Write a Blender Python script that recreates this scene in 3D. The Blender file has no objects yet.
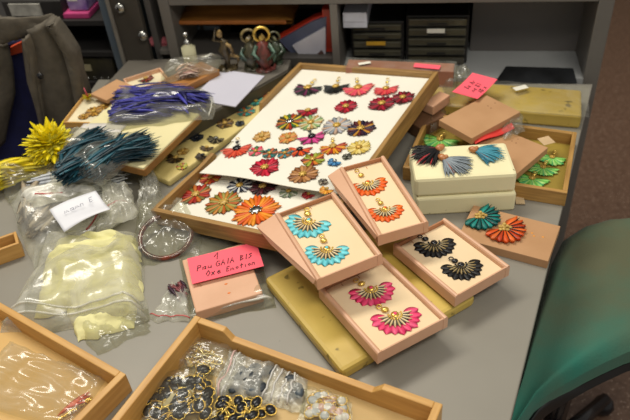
import bpy, math, random
import numpy as np
from mathutils import Matrix, Vector, noise
random.seed(7)
PI = math.pi
SC = bpy.context.scene
COL = SC.collection
TZ, CAMH, F = 0.74, 0.75, 680.0            # worktable top, camera height above it, focal length in pixels
# ------------------------------------------------------------------ camera model
_nd = np.array([81., 810.])
PITCH = math.atan(F/np.hypot(*_nd)); ROLL = -math.atan(_nd[0]/_nd[1])
def _cam():
    cp, sp = math.cos(PITCH), math.sin(PITCH)
    r = np.array([1, 0, 0.]); fw = np.array([0, cp, -sp]); up = np.array([0, sp, cp])
    c, s = math.cos(ROLL), math.sin(ROLL)
    return c*r+s*up, -s*r+c*up, fw
CR, CU, CF = _cam()
CP = np.array([0, 0, TZ+CAMH])
def ray(px, py): return (px-315)*CR+(210-py)*CU+F*CF
def at(px, py, h=0.0):                      # point seen at a pixel on the level h above the table top
    d = ray(px, py); return Vector(CP+d*((h-CAMH)/d[2]))
def vat(px, py, Y):                         # ... on the vertical plane at distance Y
    d = ray(px, py); return Vector(CP+d*(Y/d[1]))
def proj(P):
    d = np.asarray(P)-CP; k = d@CF
    return np.stack([315+F*(d@CR)/k, 210-F*(d@CU)/k], -1)
# cabinet frame: origin at its front right foot, u along its front, v into it
CO = at(583.5, 79, 0); _u = np.array([.9764, -.2161, 0]); CUx = Vector(_u); CVx = Vector((.2161, .9764, 0))
MC = Matrix(((CUx.x, CVx.x, 0, CO.x), (CUx.y, CVx.y, 0, CO.y), (0, 0, 1, 0), (0, 0, 0, 1)))
def C(px, py, k=0.0):                       # cabinet-frame point at depth k behind its front
    d = Vector(ray(px, py)); o = Vector(CP)
    t = (k-(o-CO).dot(CVx))/d.dot(CVx); P = o+d*t
    return Vector(((P-CO).dot(CUx), k, P.z))
# ------------------------------------------------------------------ pose from four rim corners (far-left, far-right, near-right, near-left)
def pose(q, t, h, tw=200.):
    """centre of the rim at height h, box t thick; returns base matrix, width, depth"""
    q = np.array(q, float)
    z0 = TZ+h
    W = [np.array(at(*c, h)) for c in q]
    A, B, D = W[0], W[1], W[3]
    x = np.array([*A, math.atan2(B[1]-A[1], B[0]-A[0]), 0, 0, np.linalg.norm(B-A), np.linalg.norm(D-A)])
    def R(x):
        a, tx, ty = x[3:6]
        u = np.array([math.cos(a), math.sin(a), 0]); v = np.array([math.sin(a), -math.cos(a), 0]); z = np.array([0, 0, 1.])
        u2 = u*math.cos(tx)+z*math.sin(tx); v2 = v*math.cos(ty)+z*math.sin(ty); v2 = v2-u2*(v2@u2); v2 /= np.linalg.norm(v2)
        return u2, v2
    def r(x):
        u, v = R(x); O = x[:3]; P = np.array([O, O+x[6]*u, O+x[6]*u+x[7]*v, O+x[7]*v])
        return np.array(list((proj(P)-q).ravel())+[x[4]*tw, x[5]*tw, (P[:, 2].mean()-z0)*3000])
    lam = 1e-3; e = r(x)
    for i in range(60):
        J = np.array([(r(x+1e-6*k)-e)/1e-6 for k in np.eye(8)]).T
        s = np.linalg.solve(J.T@J+lam*np.eye(8), -J.T@e); e2 = r(x+s)
        if e2@e2 < e@e:
            x = x+s; done = np.abs(s).max() < 1e-7; e = e2; lam /= 3
            if done: break
        else: lam *= 5
    u, v = R(x); yv = -v; z = np.cross(u, yv)
    O = x[:3]+x[7]*v - z*t
    M = Matrix(((u[0], yv[0], z[0], O[0]), (u[1], yv[1], z[1], O[1]), (u[2], yv[2], z[2], O[2]), (0, 0, 0, 1)))
    return M, x[6], x[7]
def frame2(a, b, h):                        # level frame: x axis from pixel a to pixel b at height h, origin at a
    A = at(*a, h); B = at(*b, h); u = (B-A).normalized(); v = Vector((-u.y, u.x, 0))
    return Matrix(((u.x, v.x, 0, A.x), (u.y, v.y, 0, A.y), (0, 0, 1, A.z), (0, 0, 0, 1))), (B-A).length
def loc(M, px, py, zp=0.0):                 # local x,y of the pixel on M's plane z=zp
    Mi = M.inverted(); o = Mi @ Vector(CP); d = Mi.to_3x3() @ Vector(ray(px, py))
    t = (zp-o.z)/d.z; p = o+d*t; return Vector((p.x, p.y, zp))
T = Matrix.Translation
def RZ(a): return Matrix.Rotation(a, 4, 'Z')
def RX(a): return Matrix.Rotation(a, 4, 'X')
def RY(a): return Matrix.Rotation(a, 4, 'Y')
# ------------------------------------------------------------------ materials
def lin(c):
    if isinstance(c, str): c = [int(c[i:i+2], 16)/255 for i in (0, 2, 4)]
    return tuple(((v/12.92) if v <= .04045 else ((v+.055)/1.055)**2.4) for v in c)+(1.,)
MATS = {}
def mat(name, col, rough=.6, col2=None, scale=30., detail=4., stretch=(1, 1, 1), bump=0., bscale=None, metal=0., spec=.5, speck=None, sheen=0., trans=0., coat=0.):
    if name in MATS: return MATS[name]
    m = bpy.data.materials.new(name); m.use_nodes = True; nt = m.node_tree; N = nt.nodes; L = nt.links
    b = N['Principled BSDF']; b.inputs['Roughness'].default_value = rough; b.inputs['Metallic'].default_value = metal
    b.inputs['Specular IOR Level'].default_value = spec; b.inputs['Sheen Weight'].default_value = sheen
    b.inputs['Coat Weight'].default_value = coat
    c1 = lin(col); c2 = lin(col2) if col2 else tuple(v*.78 for v in c1[:3])+(1,)
    tc = N.new('ShaderNodeTexCoord'); mp = N.new('ShaderNodeMapping'); mp.inputs['Scale'].default_value = stretch
    L.new(tc.outputs['Object'], mp.inputs['Vector'])
    n = N.new('ShaderNodeTexNoise'); n.inputs['Scale'].default_value = scale; n.inputs['Detail'].default_value = detail
    L.new(mp.outputs['Vector'], n.inputs['Vector'])
    r = N.new('ShaderNodeValToRGB'); r.color_ramp.elements[0].position = .35; r.color_ramp.elements[1].position = .68
    r.color_ramp.elements[0].color = c2; r.color_ramp.elements[1].color = c1
    L.new(n.outputs['Fac'], r.inputs['Fac']); out = r.outputs['Color']
    if speck:
        n2 = N.new('ShaderNodeTexNoise'); n2.inputs['Scale'].default_value = speck[1]; n2.inputs['Detail'].default_value = 2
        L.new(tc.outputs['Object'], n2.inputs['Vector'])
        r2 = N.new('ShaderNodeValToRGB'); r2.color_ramp.elements[0].position = speck[2]; r2.color_ramp.elements[1].position = speck[2]+.06
        r2.color_ramp.elements[0].color = (0, 0, 0, 1); r2.color_ramp.elements[1].color = (1, 1, 1, 1)
        L.new(n2.outputs['Fac'], r2.inputs['Fac'])
        mx = N.new('ShaderNodeMix'); mx.data_type = 'RGBA'; mx.inputs[7].default_value = lin(speck[0])
        L.new(r2.outputs['Color'], mx.inputs[0]); L.new(out, mx.inputs[6]); out = mx.outputs[2]
    L.new(out, b.inputs['Base Color'])
    if bump:
        bn = N.new('ShaderNodeTexNoise'); bn.inputs['Scale'].default_value = bscale or scale*2; bn.inputs['Detail'].default_value = 5
        L.new(mp.outputs['Vector'], bn.inputs['Vector'])
        bp = N.new('ShaderNodeBump'); bp.inputs['Strength'].default_value = bump; bp.inputs['Distance'].default_value = .002
        L.new(bn.outputs['Fac'], bp.inputs['Height']); L.new(bp.outputs['Normal'], b.inputs['Normal'])
    if trans:
        tr = N.new('ShaderNodeBsdfTranslucent'); L.new(out, tr.inputs['Color']); ms = N.new('ShaderNodeMixShader'); ms.inputs[0].default_value = trans
        L.new(b.outputs[0], ms.inputs[1]); L.new(tr.outputs[0], ms.inputs[2]); L.new(ms.outputs[0], N['Material Output'].inputs['Surface'])
    MATS[name] = m; return m
def plastic(name, milk=.08, tint='f2f2ea', rough=.2, gl=.07, scale=22):
    """thin clear film: mostly see-through, a little milky, glossy with fine creases"""
    if name in MATS: return MATS[name]
    m = bpy.data.materials.new(name); m.use_nodes = True; nt = m.node_tree; N = nt.nodes; L = nt.links
    N.remove(N['Principled BSDF']); out = N['Material Output']
    t = N.new('ShaderNodeBsdfTransparent'); t.inputs[0].default_value = tuple(min(1, v*1.0) for v in lin(tint)[:3])+(1,)
    d = N.new('ShaderNodeBsdfDiffuse'); d.inputs[0].default_value = lin('e8e6dc')
    g = N.new('ShaderNodeBsdfGlossy'); g.inputs['Roughness'].default_value = rough
    tc = N.new('ShaderNodeTexCoord'); n = N.new('ShaderNodeTexNoise'); n.inputs['Scale'].default_value = scale; n.inputs['Detail'].default_value = 6; n.inputs['Distortion'].default_value = 1.2
    L.new(tc.outputs['Object'], n.inputs['Vector'])
    bp = N.new('ShaderNodeBump'); bp.inputs['Strength'].default_value = .35; bp.inputs['Distance'].default_value = .004
    L.new(n.outputs['Fac'], bp.inputs['Height']); L.new(bp.outputs['Normal'], g.inputs['Normal'])
    m1 = N.new('ShaderNodeMixShader'); m2 = N.new('ShaderNodeMixShader'); m2.inputs[0].default_value = gl
    r = N.new('ShaderNodeMapRange'); r.inputs[1].default_value = .3; r.inputs[2].default_value = .75; r.inputs[3].default_value = milk*.4; r.inputs[4].default_value = milk*1.8
    L.new(n.outputs['Fac'], r.inputs[0]); L.new(r.outputs[0], m1.inputs[0])
    L.new(t.outputs[0], m1.inputs[1]); L.new(d.outputs[0], m1.inputs[2])
    L.new(m1.outputs[0], m2.inputs[1]); L.new(g.outputs[0], m2.inputs[2]); L.new(m2.outputs[0], out.inputs['Surface'])
    MATS[name] = m; return m
PL = plastic('clear_film', .07); PLM = plastic('milky_film', .26, gl=.06); PLT = plastic('tight_film', .03, gl=.06, scale=25); PLY = plastic('yellowed_film', .08, 'efe2a8')
KR = mat('kraft_card', 'b68c64', .75, 'ad835b', 18, bump=.1)
KRP = mat('pinkish_kraft_card', 'd5a888', .45, 'ca9c7b', 14, bump=.08)
KRI = mat('kraft_inner_face', 'a87350', .7, 'b37d58', 20)
PAD = mat('cream_pad', 'e6cfaa', .85, 'dfc7a0', 9, bump=.1)
WOOD = mat('drawer_wood', 'b98f4e', .5, '96703a', 14, 6, (1, 12, 12), bump=.15)
WOODY = mat('drawer_wood_across', 'b98f4e', .5, '96703a', 14, 6, (12, 1, 12), bump=.15)
WOODD = mat('old_wood_side', 'a8824a', .5, '866536', 14, 6, (1, 12, 12), bump=.2)
WOODDY = mat('old_wood_side_across', 'a8824a', .5, '866536', 14, 6, (12, 1, 12), bump=.2)
PLY1 = mat('honey_plywood', 'cda05c', .45, 'b98a48', 12, 6, (1, 14, 14), bump=.1)
PLY2 = mat('honey_plywood_across', 'cda05c', .45, 'b98a48', 12, 6, (14, 1, 14), bump=.1)
PLYB = mat('plywood_bottom', 'c4a670', .6, 'b89a64', 10, bump=.1)
WHITE = mat('white_card', 'e2dfd2', .65, 'dcd9cb', 6)
YEL = mat('yellow_foam', 'cbb058', .42, 'b69a46', 9, bump=.25, bscale=25, speck=('7c6a2c', 45, .66))
YELL = mat('light_yellow_foam', 'd8c788', .55, 'cab670', 9, bump=.2, bscale=25)
FOAM = mat('cream_foam', 'e9e2b8', .8, 'e2dab0', 10, bump=.1, speck=('8d8560', 60, .74))
GOLD = mat('gold_metal', 'efd070', .28, 'd0a848', 60, metal=.75)
SILV = mat('silver_metal', 'c9c9c4', .25, '8d8d88', 60, metal=1.)
GOLDP = mat('gold_thread', 'd6b35e', .45, '9c7c35', 200)
BLK = mat('black_enamel', '101012', .25, '1c1c20', 50)
PINKN = mat('pink_note_paper', 'ff6474', .7, 'f95e70', 5)
INK = mat('ink', '2a1a20', .6)
STEEL = mat('grey_painted_steel', '6c6862', .45, '625e59', 6)
STEELD = mat('dark_steel', '4a4743', .5, '423f3c', 6)
BLUEG = mat('bluegrey_steel', '57626c', .4, '4d5862', 6)
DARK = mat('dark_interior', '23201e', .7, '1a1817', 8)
# ------------------------------------------------------------------ mesh builder
class MB:
    def __init__(s): s.v = []; s.f = []; s.m = []; s.sm = []
    def add(s, vs, fs, M=None, mi=0, smooth=False):
        k = len(s.v)
        for p in vs: s.v.append(tuple((M @ Vector(p)) if M is not None else p))
        for f in fs: s.f.append([k+i for i in f]); s.m.append(mi); s.sm.append(smooth)
    def box(s, x0, y0, z0, x1, y1, z1, M=None, mi=0):
        s.add([(x0, y0, z0), (x1, y0, z0), (x1, y1, z0), (x0, y1, z0), (x0, y0, z1), (x1, y0, z1), (x1, y1, z1), (x0, y1, z1)],
              [(3, 2, 1, 0), (4, 5, 6, 7), (0, 1, 5, 4), (1, 2, 6, 5), (2, 3, 7, 6), (3, 0, 4, 7)], M, mi); return s
    def prism(s, pts, z0, z1, M=None, mi=0, smooth=False):
        n = len(pts)
        if sum(pts[i][0]*pts[(i+1) % n][1]-pts[(i+1) % n][0]*pts[i][1] for i in range(n)) < 0: pts = pts[::-1]
        s.add([(p[0], p[1], z0) for p in pts]+[(p[0], p[1], z1) for p in pts],
              [tuple(range(n-1, -1, -1)), tuple(range(n, 2*n))]+[(i, (i+1) % n, n+(i+1) % n, n+i) for i in range(n)], M, mi, smooth); return s
    def tube(s, pts, r, seg=8, M=None, mi=0, closed=False, cap=True):
        pts = [Vector(p) for p in pts]; n = len(pts); R = r if hasattr(r, '__len__') else [r]*n
        vs = []; up = Vector((0, 0, 1))
        for i, p in enumerate(pts):
            a = pts[(i-1) % n] if (closed or i > 0) else p; b = pts[(i+1) % n] if (closed or i < n-1) else p
            t = (b-a).normalized() if (b-a).length > 1e-9 else Vector((1, 0, 0))
            x = t.cross(up)
            if x.length < .1: x = t.cross(Vector((0, 1, 0)))
            x.normalize(); y = x.cross(t)
            for k in range(seg):
                c = 2*PI*k/seg; vs.append(p+(x*math.cos(c)+y*math.sin(c))*R[i])
        fs = []
        for i in range(n if closed else n-1):
            j = (i+1) % n
            for k in range(seg): fs.append((i*seg+k, j*seg+k, j*seg+(k+1) % seg, i*seg+(k+1) % seg))
        if cap and not closed: fs.append(tuple(range(seg))); fs.append(tuple((n-1)*seg+k for k in range(seg-1, -1, -1)))
        s.add(vs, fs, M, mi, True); return s
    def ell(s, c, r, M=None, mi=0, nu=10, nv=6, rot=0.):
        vs = []; fs = []; c = Vector(c); Rm = RZ(rot).to_3x3()
        for j in range(nv+1):
            ph = PI*j/nv
            for i in range(nu):
                th = 2*PI*i/nu; vs.append(c+Rm @ Vector((r[0]*math.sin(ph)*math.cos(th), r[1]*math.sin(ph)*math.sin(th), r[2]*math.cos(ph))))
        for j in range(nv):
            for i in range(nu): fs.append((j*nu+i, (j+1)*nu+i, (j+1)*nu+(i+1) % nu, j*nu+(i+1) % nu))
        s.add(vs, fs, M, mi, True); return s
    def lathe(s, prof, c=(0, 0, 0), seg=20, M=None, mi=0):
        vs = []; n = len(prof)
        for (r, z) in prof:
            for k in range(seg): a = 2*PI*k/seg; vs.append((c[0]+r*math.cos(a), c[1]+r*math.sin(a), c[2]+z))
        fs = [(i*seg+k, i*seg+(k+1) % seg, (i+1)*seg+(k+1) % seg, (i+1)*seg+k) for i in range(n-1) for k in range(seg)]
        s.add(vs, fs, M, mi, True); return s
    def grid(s, fn, nu, nv, M=None, mi=0, smooth=True):
        vs = [fn(i/nu, j/nv) for j in range(nv+1) for i in range(nu+1)]
        fs = [(j*(nu+1)+i, j*(nu+1)+i+1, (j+1)*(nu+1)+i+1, (j+1)*(nu+1)+i) for j in range(nv) for i in range(nu)]
        s.add(vs, fs, M, mi, smooth); return s
    def petal(s, a, r0, r1, w, th=.0012, z0=.0004, lift=0., mi=0, M=None, point=.6, fold=.4):
        """a leaf blade from radius r0 to r1 at angle a, solid, ridged along the middle"""
        n = 6; ca, sa = math.cos(a), math.sin(a); vs = []; fs = []
        for i in range(n+1):
            t = i/n; rr = r0+(r1-r0)*t
            ww = w*.5*(math.sin(PI*min(1, t*point+.12))**.8 if t < 1 else .12)*(1 if t < .85 else (.75 if t < 1 else .15/.12*.5))
            z = z0+lift*t*t
            for (o, dz) in ((-1, 0), (0, th*(1+fold)), (1, 0)):
                vs.append((ca*rr-sa*ww*o, sa*rr+ca*ww*o, z+dz+th*.3))
            vs.append((ca*rr, sa*rr, z-th*.2))
        for i in range(n):
            k = i*4; q = k+4
            fs += [(k, k+1, q+1, q), (k+1, k+2, q+2, q+1), (k+2, k+3, q+3, q+2), (k+3, k, q, q+3)]
        s.add([Vector(v) for v in vs], [f[::-1] for f in fs], M, mi, True); return s
    def blade(s, p0, p1, w, sag=0., mi=0, n=6, side=None):
        """a feather barb / strand as a thin tapering solid strip"""
        p0 = Vector(p0); p1 = Vector(p1); d = p1-p0
        sd = side or d.cross(Vector((0, 0, 1)))
        if sd.length < 1e-6: sd = Vector((1, 0, 0))
        sd = sd.normalized(); nn = sd.cross(d).normalized(); vs = []; fs = []
        for i in range(n+1):
            t = i/n; ww = w*(math.sin(PI*(t*.86+.1)))*.5; c = p0+d*t+Vector((0, 0, sag*4*t*(1-t)))
            vs += [c-sd*ww, c+nn*w*.18*(1-t*.8), c+sd*ww, c-nn*w*.06]
        for i in range(n):
            k = i*4; q = k+4
            fs += [(k, k+1, q+1, q), (k+1, k+2, q+2, q+1), (k+2, k+3, q+3, q+2), (k+3, k, q, q+3)]
        s.add(vs, fs, None, mi, True); return s
    def build(s, name, mats, parent=None, M=None, bevel=0., kind=None, subs=0):
        me = bpy.data.meshes.new(name); me.from_pydata([tuple(p) for p in s.v], [], s.f)
        for m in (mats if isinstance(mats, (list, tuple)) else [mats]): me.materials.append(m)
        for p, mi, sm in zip(me.polygons, s.m, s.sm): p.material_index = mi; p.use_smooth = sm
        me.validate(); me.update()
        o = bpy.data.objects.new(name, me); COL.objects.link(o)
        if parent is not None: o.parent = parent
        if M is not None: o.matrix_local = M
        if bevel:
            b = o.modifiers.new('bevel', 'BEVEL'); b.width = bevel; b.segments = 2; b.limit_method = 'ANGLE'
        if subs:
            b = o.modifiers.new('sub', 'SUBSURF'); b.levels = b.render_levels = subs
        if kind: o['kind'] = kind
        return o
def thing(name, label, cat, M, group=None):
    o = bpy.data.objects.new(name, None); COL.objects.link(o); o.matrix_world = M; o.empty_display_size = .02
    o['label'] = label; o['category'] = cat
    if group: o['group'] = group
    return o
def tag(o, label, cat, group=None, kind=None):
    o['label'] = label; o['category'] = cat
    if group: o['group'] = group
    if kind: o['kind'] = kind
    return o
def struct(name, mb, m, M=None, bevel=0): o = mb.build(name, m, None, M, bevel); o['kind'] = 'structure'; return o
def B(*a): return MB().box(*a)
WORLD0 = Matrix.Identity(4)
def setup_world(M): return M
# ------------------------------------------------------------------ setting
struct('floor', MB().box(-3.2, -1.5, -.05, 3.2, 3.6, 0), mat('brown_terrazzo', '7c6150', .4, '654c3d', 60, 6, speck=('a8917f', 130, .62)))
struct('wall_back', MB().box(-3.2, 3.6, 0, 3.2, 3.7, 2.7), mat('dull_wall', '6b6455', .8, '625b4d', 3))
struct('baseboard_back', MB().box(-3.2, 3.575, 0, 3.2, 3.6, .1), mat('skirting', '77703f', .5))
# worktable
A0 = at(562, 210); B0 = at(512, 415); td = (A0-B0).normalized()
def lineback(k):   # point of the table's right edge on the cabinet-frame line v=k
    s = (k-(A0-CO).dot(CVx))/td.dot(CVx); return A0+td*s
pr = lineback(-.02); pn = A0-td*(.9)
ul = pr-CUx*((pr.x+.475)/.9764)
tab = thing('worktable', 'large grey laminate worktable covered with earrings, trays and bags', 'table', T((0, 0, 0)))
poly = [(pn.x, pn.y), (pr.x, pr.y), (ul.x, ul.y), (-.515, 1.235), (-.64, 1.03), (-.66, pn.y)]
MB().prism(poly, TZ-.028, TZ).build('table_top', mat('grey_laminate', '8a867c', .42, '827e74', 5, 5, bump=.05, speck=('5d5850', 38, .76)), tab, bevel=.002)
ins = [(pn.x-.06, pn.y+.06), (pr.x-.08, pr.y-.08), (-.54, 1.0), (-.56, pn.y+.08)]
for (x, y) in ins: B(x-.02, y-.02, 0, x+.02, y+.02, TZ-.028).build('leg', STEELD, tab)
_pc = Vector((sum(p[0] for p in poly)/6, sum(p[1] for p in poly)/6))
MB().prism([(_pc.x+(p[0]-_pc.x)*.88, _pc.y+(p[1]-_pc.y)*.88) for p in poly], TZ-.07, TZ-.029).build('apron', STEELD, tab)
# ------------------------------------------------------------------ shelving unit behind the table
D = .26
def cabx(px, py=5, k=0): return C(px, py, k).x
zs = C(470, 3, 0).z; zb = TZ+.045
xl = C(164, 8).x; xm = C(334, 20).x; xr = 0.0
xr1 = .03
cab = thing('shelving_unit', 'grey steel shelving unit standing behind the worktable', 'shelving', MC)
B(xr-.0, 0, 0, xr1, D, 1.35).build('side_panel', STEEL, cab, bevel=.002)
B(xm-.008, 0, 0, xm+.008, D, zs).build('divider', STEEL, cab, bevel=.001)
B(xl-.012, 0, 0, xl+.012, D, 1.35).build('side_panel', STEEL, cab, bevel=.002)
B(xl+.012, 0, zs, xr, D, zs+.022).build('upper_shelf', STEEL, cab, bevel=.002)
B(xl+.012, .001, zb-.02, xm-.008, D, zb).build('lower_shelf', STEELD, cab)
B(xm+.008, .001, TZ-.02, xr, D, TZ).build('lower_shelf', mat('light_shelf', 'a2a4a4', .4, '949696', 6), cab)
B(C(470, 50, .12).x, .125, TZ, xr, D, zs).build('inner_box', mat('steel_inner_box', '66625f', .5, '5b5856', 5), cab)
B(xl-.012, D, 0, xr1, D+.01, 1.35).build('back_panel', mat('steel_back', '504e4e', .55, '474545', 5), cab)
# left cabinet with an open door
xc0 = xl-.9
lc = thing('metal_cupboard', 'grey metal cupboard with its door open, left of the shelving unit', 'cupboard', MC)
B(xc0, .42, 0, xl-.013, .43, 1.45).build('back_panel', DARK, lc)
dx0 = C(108, 0, -.0).x; 
px_ = C(139, 20, .1).x
B(C(97, 0).x, 0.0, 0, C(109, 0).x, .42, 1.45).build('post', BLUEG, lc, bevel=.003)
dr = B(C(111, 0).x, -.012, .3, C(139, 0).x, .004, 1.45).build('door', mat('olive_steel', '433e37', .5, '3a3630', 5), lc, bevel=.002)
B(C(108, 0).x, -.016, .3, C(111.5, 0).x, .012, 1.45).build('door_edge', mat('worn_steel_edge', '7d7870', .4), dr, bevel=.001)
for (a, b) in ((120, 8), (143, 36)):
    p = C(a, b, -.02); MB().ell((p.x, p.y, p.z), (.012, .008, .012)).build('hinge', SILV, dr)
B(C(139, 0).x, .02, 0, C(145, 0).x, .42, 1.45).build('inner_panel', mat('steel_inner', '5c5956', .5, '53504d', 5), lc)
p1 = C(155, 50, .01)
B(C(145, 0).x, .01, p1.z-.012, xl-.013, .41, p1.z).build('shelf', STEEL, lc, bevel=.001)
for i, (py, k) in enumerate(((21, .02), (52, .02), (82, .02))):
    z = C(60, py, k).z
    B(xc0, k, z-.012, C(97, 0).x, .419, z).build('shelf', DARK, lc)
B(xc0-.02, 0, 0, xc0, .43, 1.45).build('side_panel', STEELD, lc)
pk = C(155, 46, .03)
o = MB(); o.grid(lambda u, v: (pk.x-.022+.05*u, -.0+.03+.03*v, p1.z+.004+.014*math.sin(PI*u)*math.sin(PI*v)+.003*math.sin(9*u)), 10, 6); o.box(pk.x-.022, .03, p1.z, pk.x+.028, .06, p1.z+.004)
tag(o.build('cloth_scrap', mat('dusty_pink_cloth', 'b85f68', .8), None, MC), 'dusty pink scrap of cloth on the small cupboard shelf', 'cloth')
# things on the dark shelves at the far left
def cbox(name, label, cat, x0, y0, x1, y1, k, dep, m, group=None, bevel=.003, zb_=None):
    a = C(x0, y1, k); b = C(x1, y0, k); zz = a.z if zb_ is None else zb_
    o = B(a.x, k, zz, b.x, k+dep, b.z).build(name, m, None, MC, bevel); tag(o, label, cat, group); return o
z1s = C(60, 21, .02).z; z3s = C(60, 82, .02).z
def organ(nm, lb, cat, x0, y0, x1, y1, k, dep, m, z, parts=None):
    a = C(x0, y1, k); b = C(x1, y0, k); h = b.z-a.z
    t = thing(nm, lb, cat, MC @ T((a.x, k, z)))
    B(0, 0, 0, b.x-a.x, dep, max(h, .02)).build('body', m, t, bevel=.003)
    return t, b.x-a.x, max(h, .02)
# purple pack on pink folder
a = C(62, 21, .03); b = C(88, 14, .03)
cbox('folder', 'bright pink folder lying on the dark shelf under a purple pack', 'folder', 63, 13, 88, 21, .03, .15, mat('magenta_card', 'c2407c', .6), zb_=z1s)
zz = C(63, 13, .03).z
t = thing('storage_packet', 'purple and white packet lying on the bright pink folder', 'packet', MC @ T((C(69, 10, .04).x, .04, zz)))
w = C(88, 10, .04).x-C(69, 10, .04).x
B(0, 0, 0, w, .1, .035).build('packet_body', mat('purple_print', '7a5a9c', .5, 'a893ba', 40), t, bevel=.004)
B(w*.1, -.001, .024, w*.6, .0, .033).build('packet_label', WHITE, t)
# storage drawer with a white strip behind the jacket
t, w, h = organ('storage_bin', 'dark storage drawer with a white card strip, behind the jacket collar', 'drawer', 8, 2, 60, 21, .03, .2, mat('dark_plastic', '2c2a28', .4), z1s)
s = C(11, 14, .025); e = C(39, 6, .025); o0 = C(8, 21, .03)
B(s.x-o0.x, -.004, max(.01, s.z-z1s-.01), e.x-o0.x, 0, e.z-z1s+.004).build('card_strip', mat('greyed_card', 'b5b2a8', .6, '8e8c84', 40), t)
t, w, h = organ('parts_box', 'clear dark parts box with a small paper label on the low shelf', 'box', 80, 60, 112, 82, .03, .2, mat('smoky_plastic', '302e26', .25, '45412f', 30), z3s)
B(w*.15, -.003, h*.45, w*.42, 0, h*.72).build('paper_label', mat('aged_label', 'b5ab86', .7), t)
for i in range(5): MB().ell((w*(.1+.17*i), -.002, h*.12), (.003, .002, .003)).build('rivet', SILV, t)
# ------------------------------------------------------------------ organiser drawer units
GL = mat('smoked_drawer_front', '3c3a30', .18, '4c493a', 14, coat=.4)
for i, (x0, x1, lab, lp) in enumerate(((350, 404, 'left organiser unit of smoky drawers with a yellow label, under the white box', (0, 1)), (406, 470, 'right organiser unit of smoky drawers with a white label, in the shelving unit', (1, 2)))):
    k = .06; a = C(x0, 20, k); b = C(x1, 16 if i else 22, k); top = b.z; w = b.x-a.x; H_ = top-TZ
    t = thing('drawer_organiser', lab, 'drawer unit', MC @ T((a.x, k, TZ)), 'organiser units')
    B(0, .004, 0, w, .17, H_).build('case', mat('black_case', '1b1a18', .45), t, bevel=.003)
    n = 5
    for j in range(n):
        z0 = H_*j/n+.003
        d_ = B(.006, -.006, z0, w-.006, .0035, H_*(j+1)/n-.004).build('drawer', GL, t, bevel=.002)
        B(w*.35, -.009, z0+.004, w*.65, -.006, z0+.007).build('pull', mat('black_case', ''), d_)
        if j == (3 if i else 2):
            lm = WHITE if i else mat('yellow_label', 'd8a52c', .6)
            B(w*(.34 if i else .3), -.0085, z0+H_/n*.35, w*(.62 if i else .66), -.006, z0+H_/n*.75).build('label_card', lm, d_)
a = C(343, 24, .0); b = C(366, 10, .0)
k = .06; ztop = C(404, 22, k).z
t = thing('white_carton', 'flat white carton lying on top of the left organiser unit', 'box', MC @ T((C(343, 20, .03).x, .03, ztop+.001)))
w_ = C(367, 15, .03).x-C(343, 15, .03).x
B(0, 0, 0, w_, .19, min(.034, zs-ztop-.004)).build('carton_body', mat('bluish_white_card', 'ccd0dc', .5), t, bevel=.001)
B(.002, -.0005, .013, w_-.002, 0, .014).build('flap_line', mat('greyline', '9a9ca8', .6), t)
# black printed sheet on shelf right
k = .03
_ci = MC.inverted(); _pq = [_ci @ at(*c, 0) for c in ((494, 84), (577, 84), (573, 69), (506, 67))]
MB().prism([(p.x, p.y) for p in _pq], TZ+.0005, TZ+.002)\
    .build('printed_sheet', mat('black_photo_print', '121314', .3, '2b2d30', 14), None, MC)
tag(bpy.data.objects['printed_sheet'], 'glossy black printed sheet lying at the back of the right shelf bay', 'sheet')
# white box w/ red folders
t = thing('ring_binder', 'upright bright red binder standing against the shelf divider', 'binder', MC @ T((xm-.008-.022, .03, zb)))
B(0, 0, 0, .02, .16, C(330, 9, .03).z-zb).build('cover', mat('red_board', 'c03418', .5), t, bevel=.002)
B(.003, -.001, .01, .017, .002, .1).build('spine_label', mat('dark_red', '9d2a14', .5), t)
Mf = MC @ T((C(281, 58, .02).x, .02, zb+.004))
def slant(x, y): q = C(x, y, .03); return (q.x, q.z)
F1 = [slant(277, 40), slant(312, 20), slant(328, 14), slant(327, 66), slant(302, 66)]
def vprism(pts, k0, k1):
    n = len(pts); m = MB(); m.add([(x, k0, z) for x, z in pts]+[(x, k1, z) for x, z in pts],
        [tuple(range(n)), tuple(range(2*n-1, n-1, -1))]+[(i, n+i, n+(i+1) % n, (i+1) % n) for i in range(n)]); return m
def inset(pts, s):
    cx = sum(p[0] for p in pts)/len(pts); cz = sum(p[1] for p in pts)/len(pts); return [(cx+(x-cx)*s, cz+(z-cz)*s) for x, z in pts]
pf = thing('presentation_case', 'red edged presentation case leaning open beside the red binder', 'case', MC)
vprism(F1, .035, .06).build('cover', mat('red_board', ''), pf)
vprism(inset(F1, .93), .028, .0349).build('navy_lining', mat('navy_lining', '4a5068', .5), pf)
F2 = [slant(293, 44), slant(326, 25), slant(326, 65), slant(308, 65)]
vprism(F2, .022, .0279).build('silver_panel', mat('silver_grey_card', 'c0bfc8', .4, 'a6a5b0', 8), pf)
F3 = [slant(314, 56), slant(322, 48), slant(326, 54), slant(326, 62), slant(320, 62)]
vprism(F3, .0205, .0219).build('dark_patch', mat('brown_patch', '4b3430', .6), pf)
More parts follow.
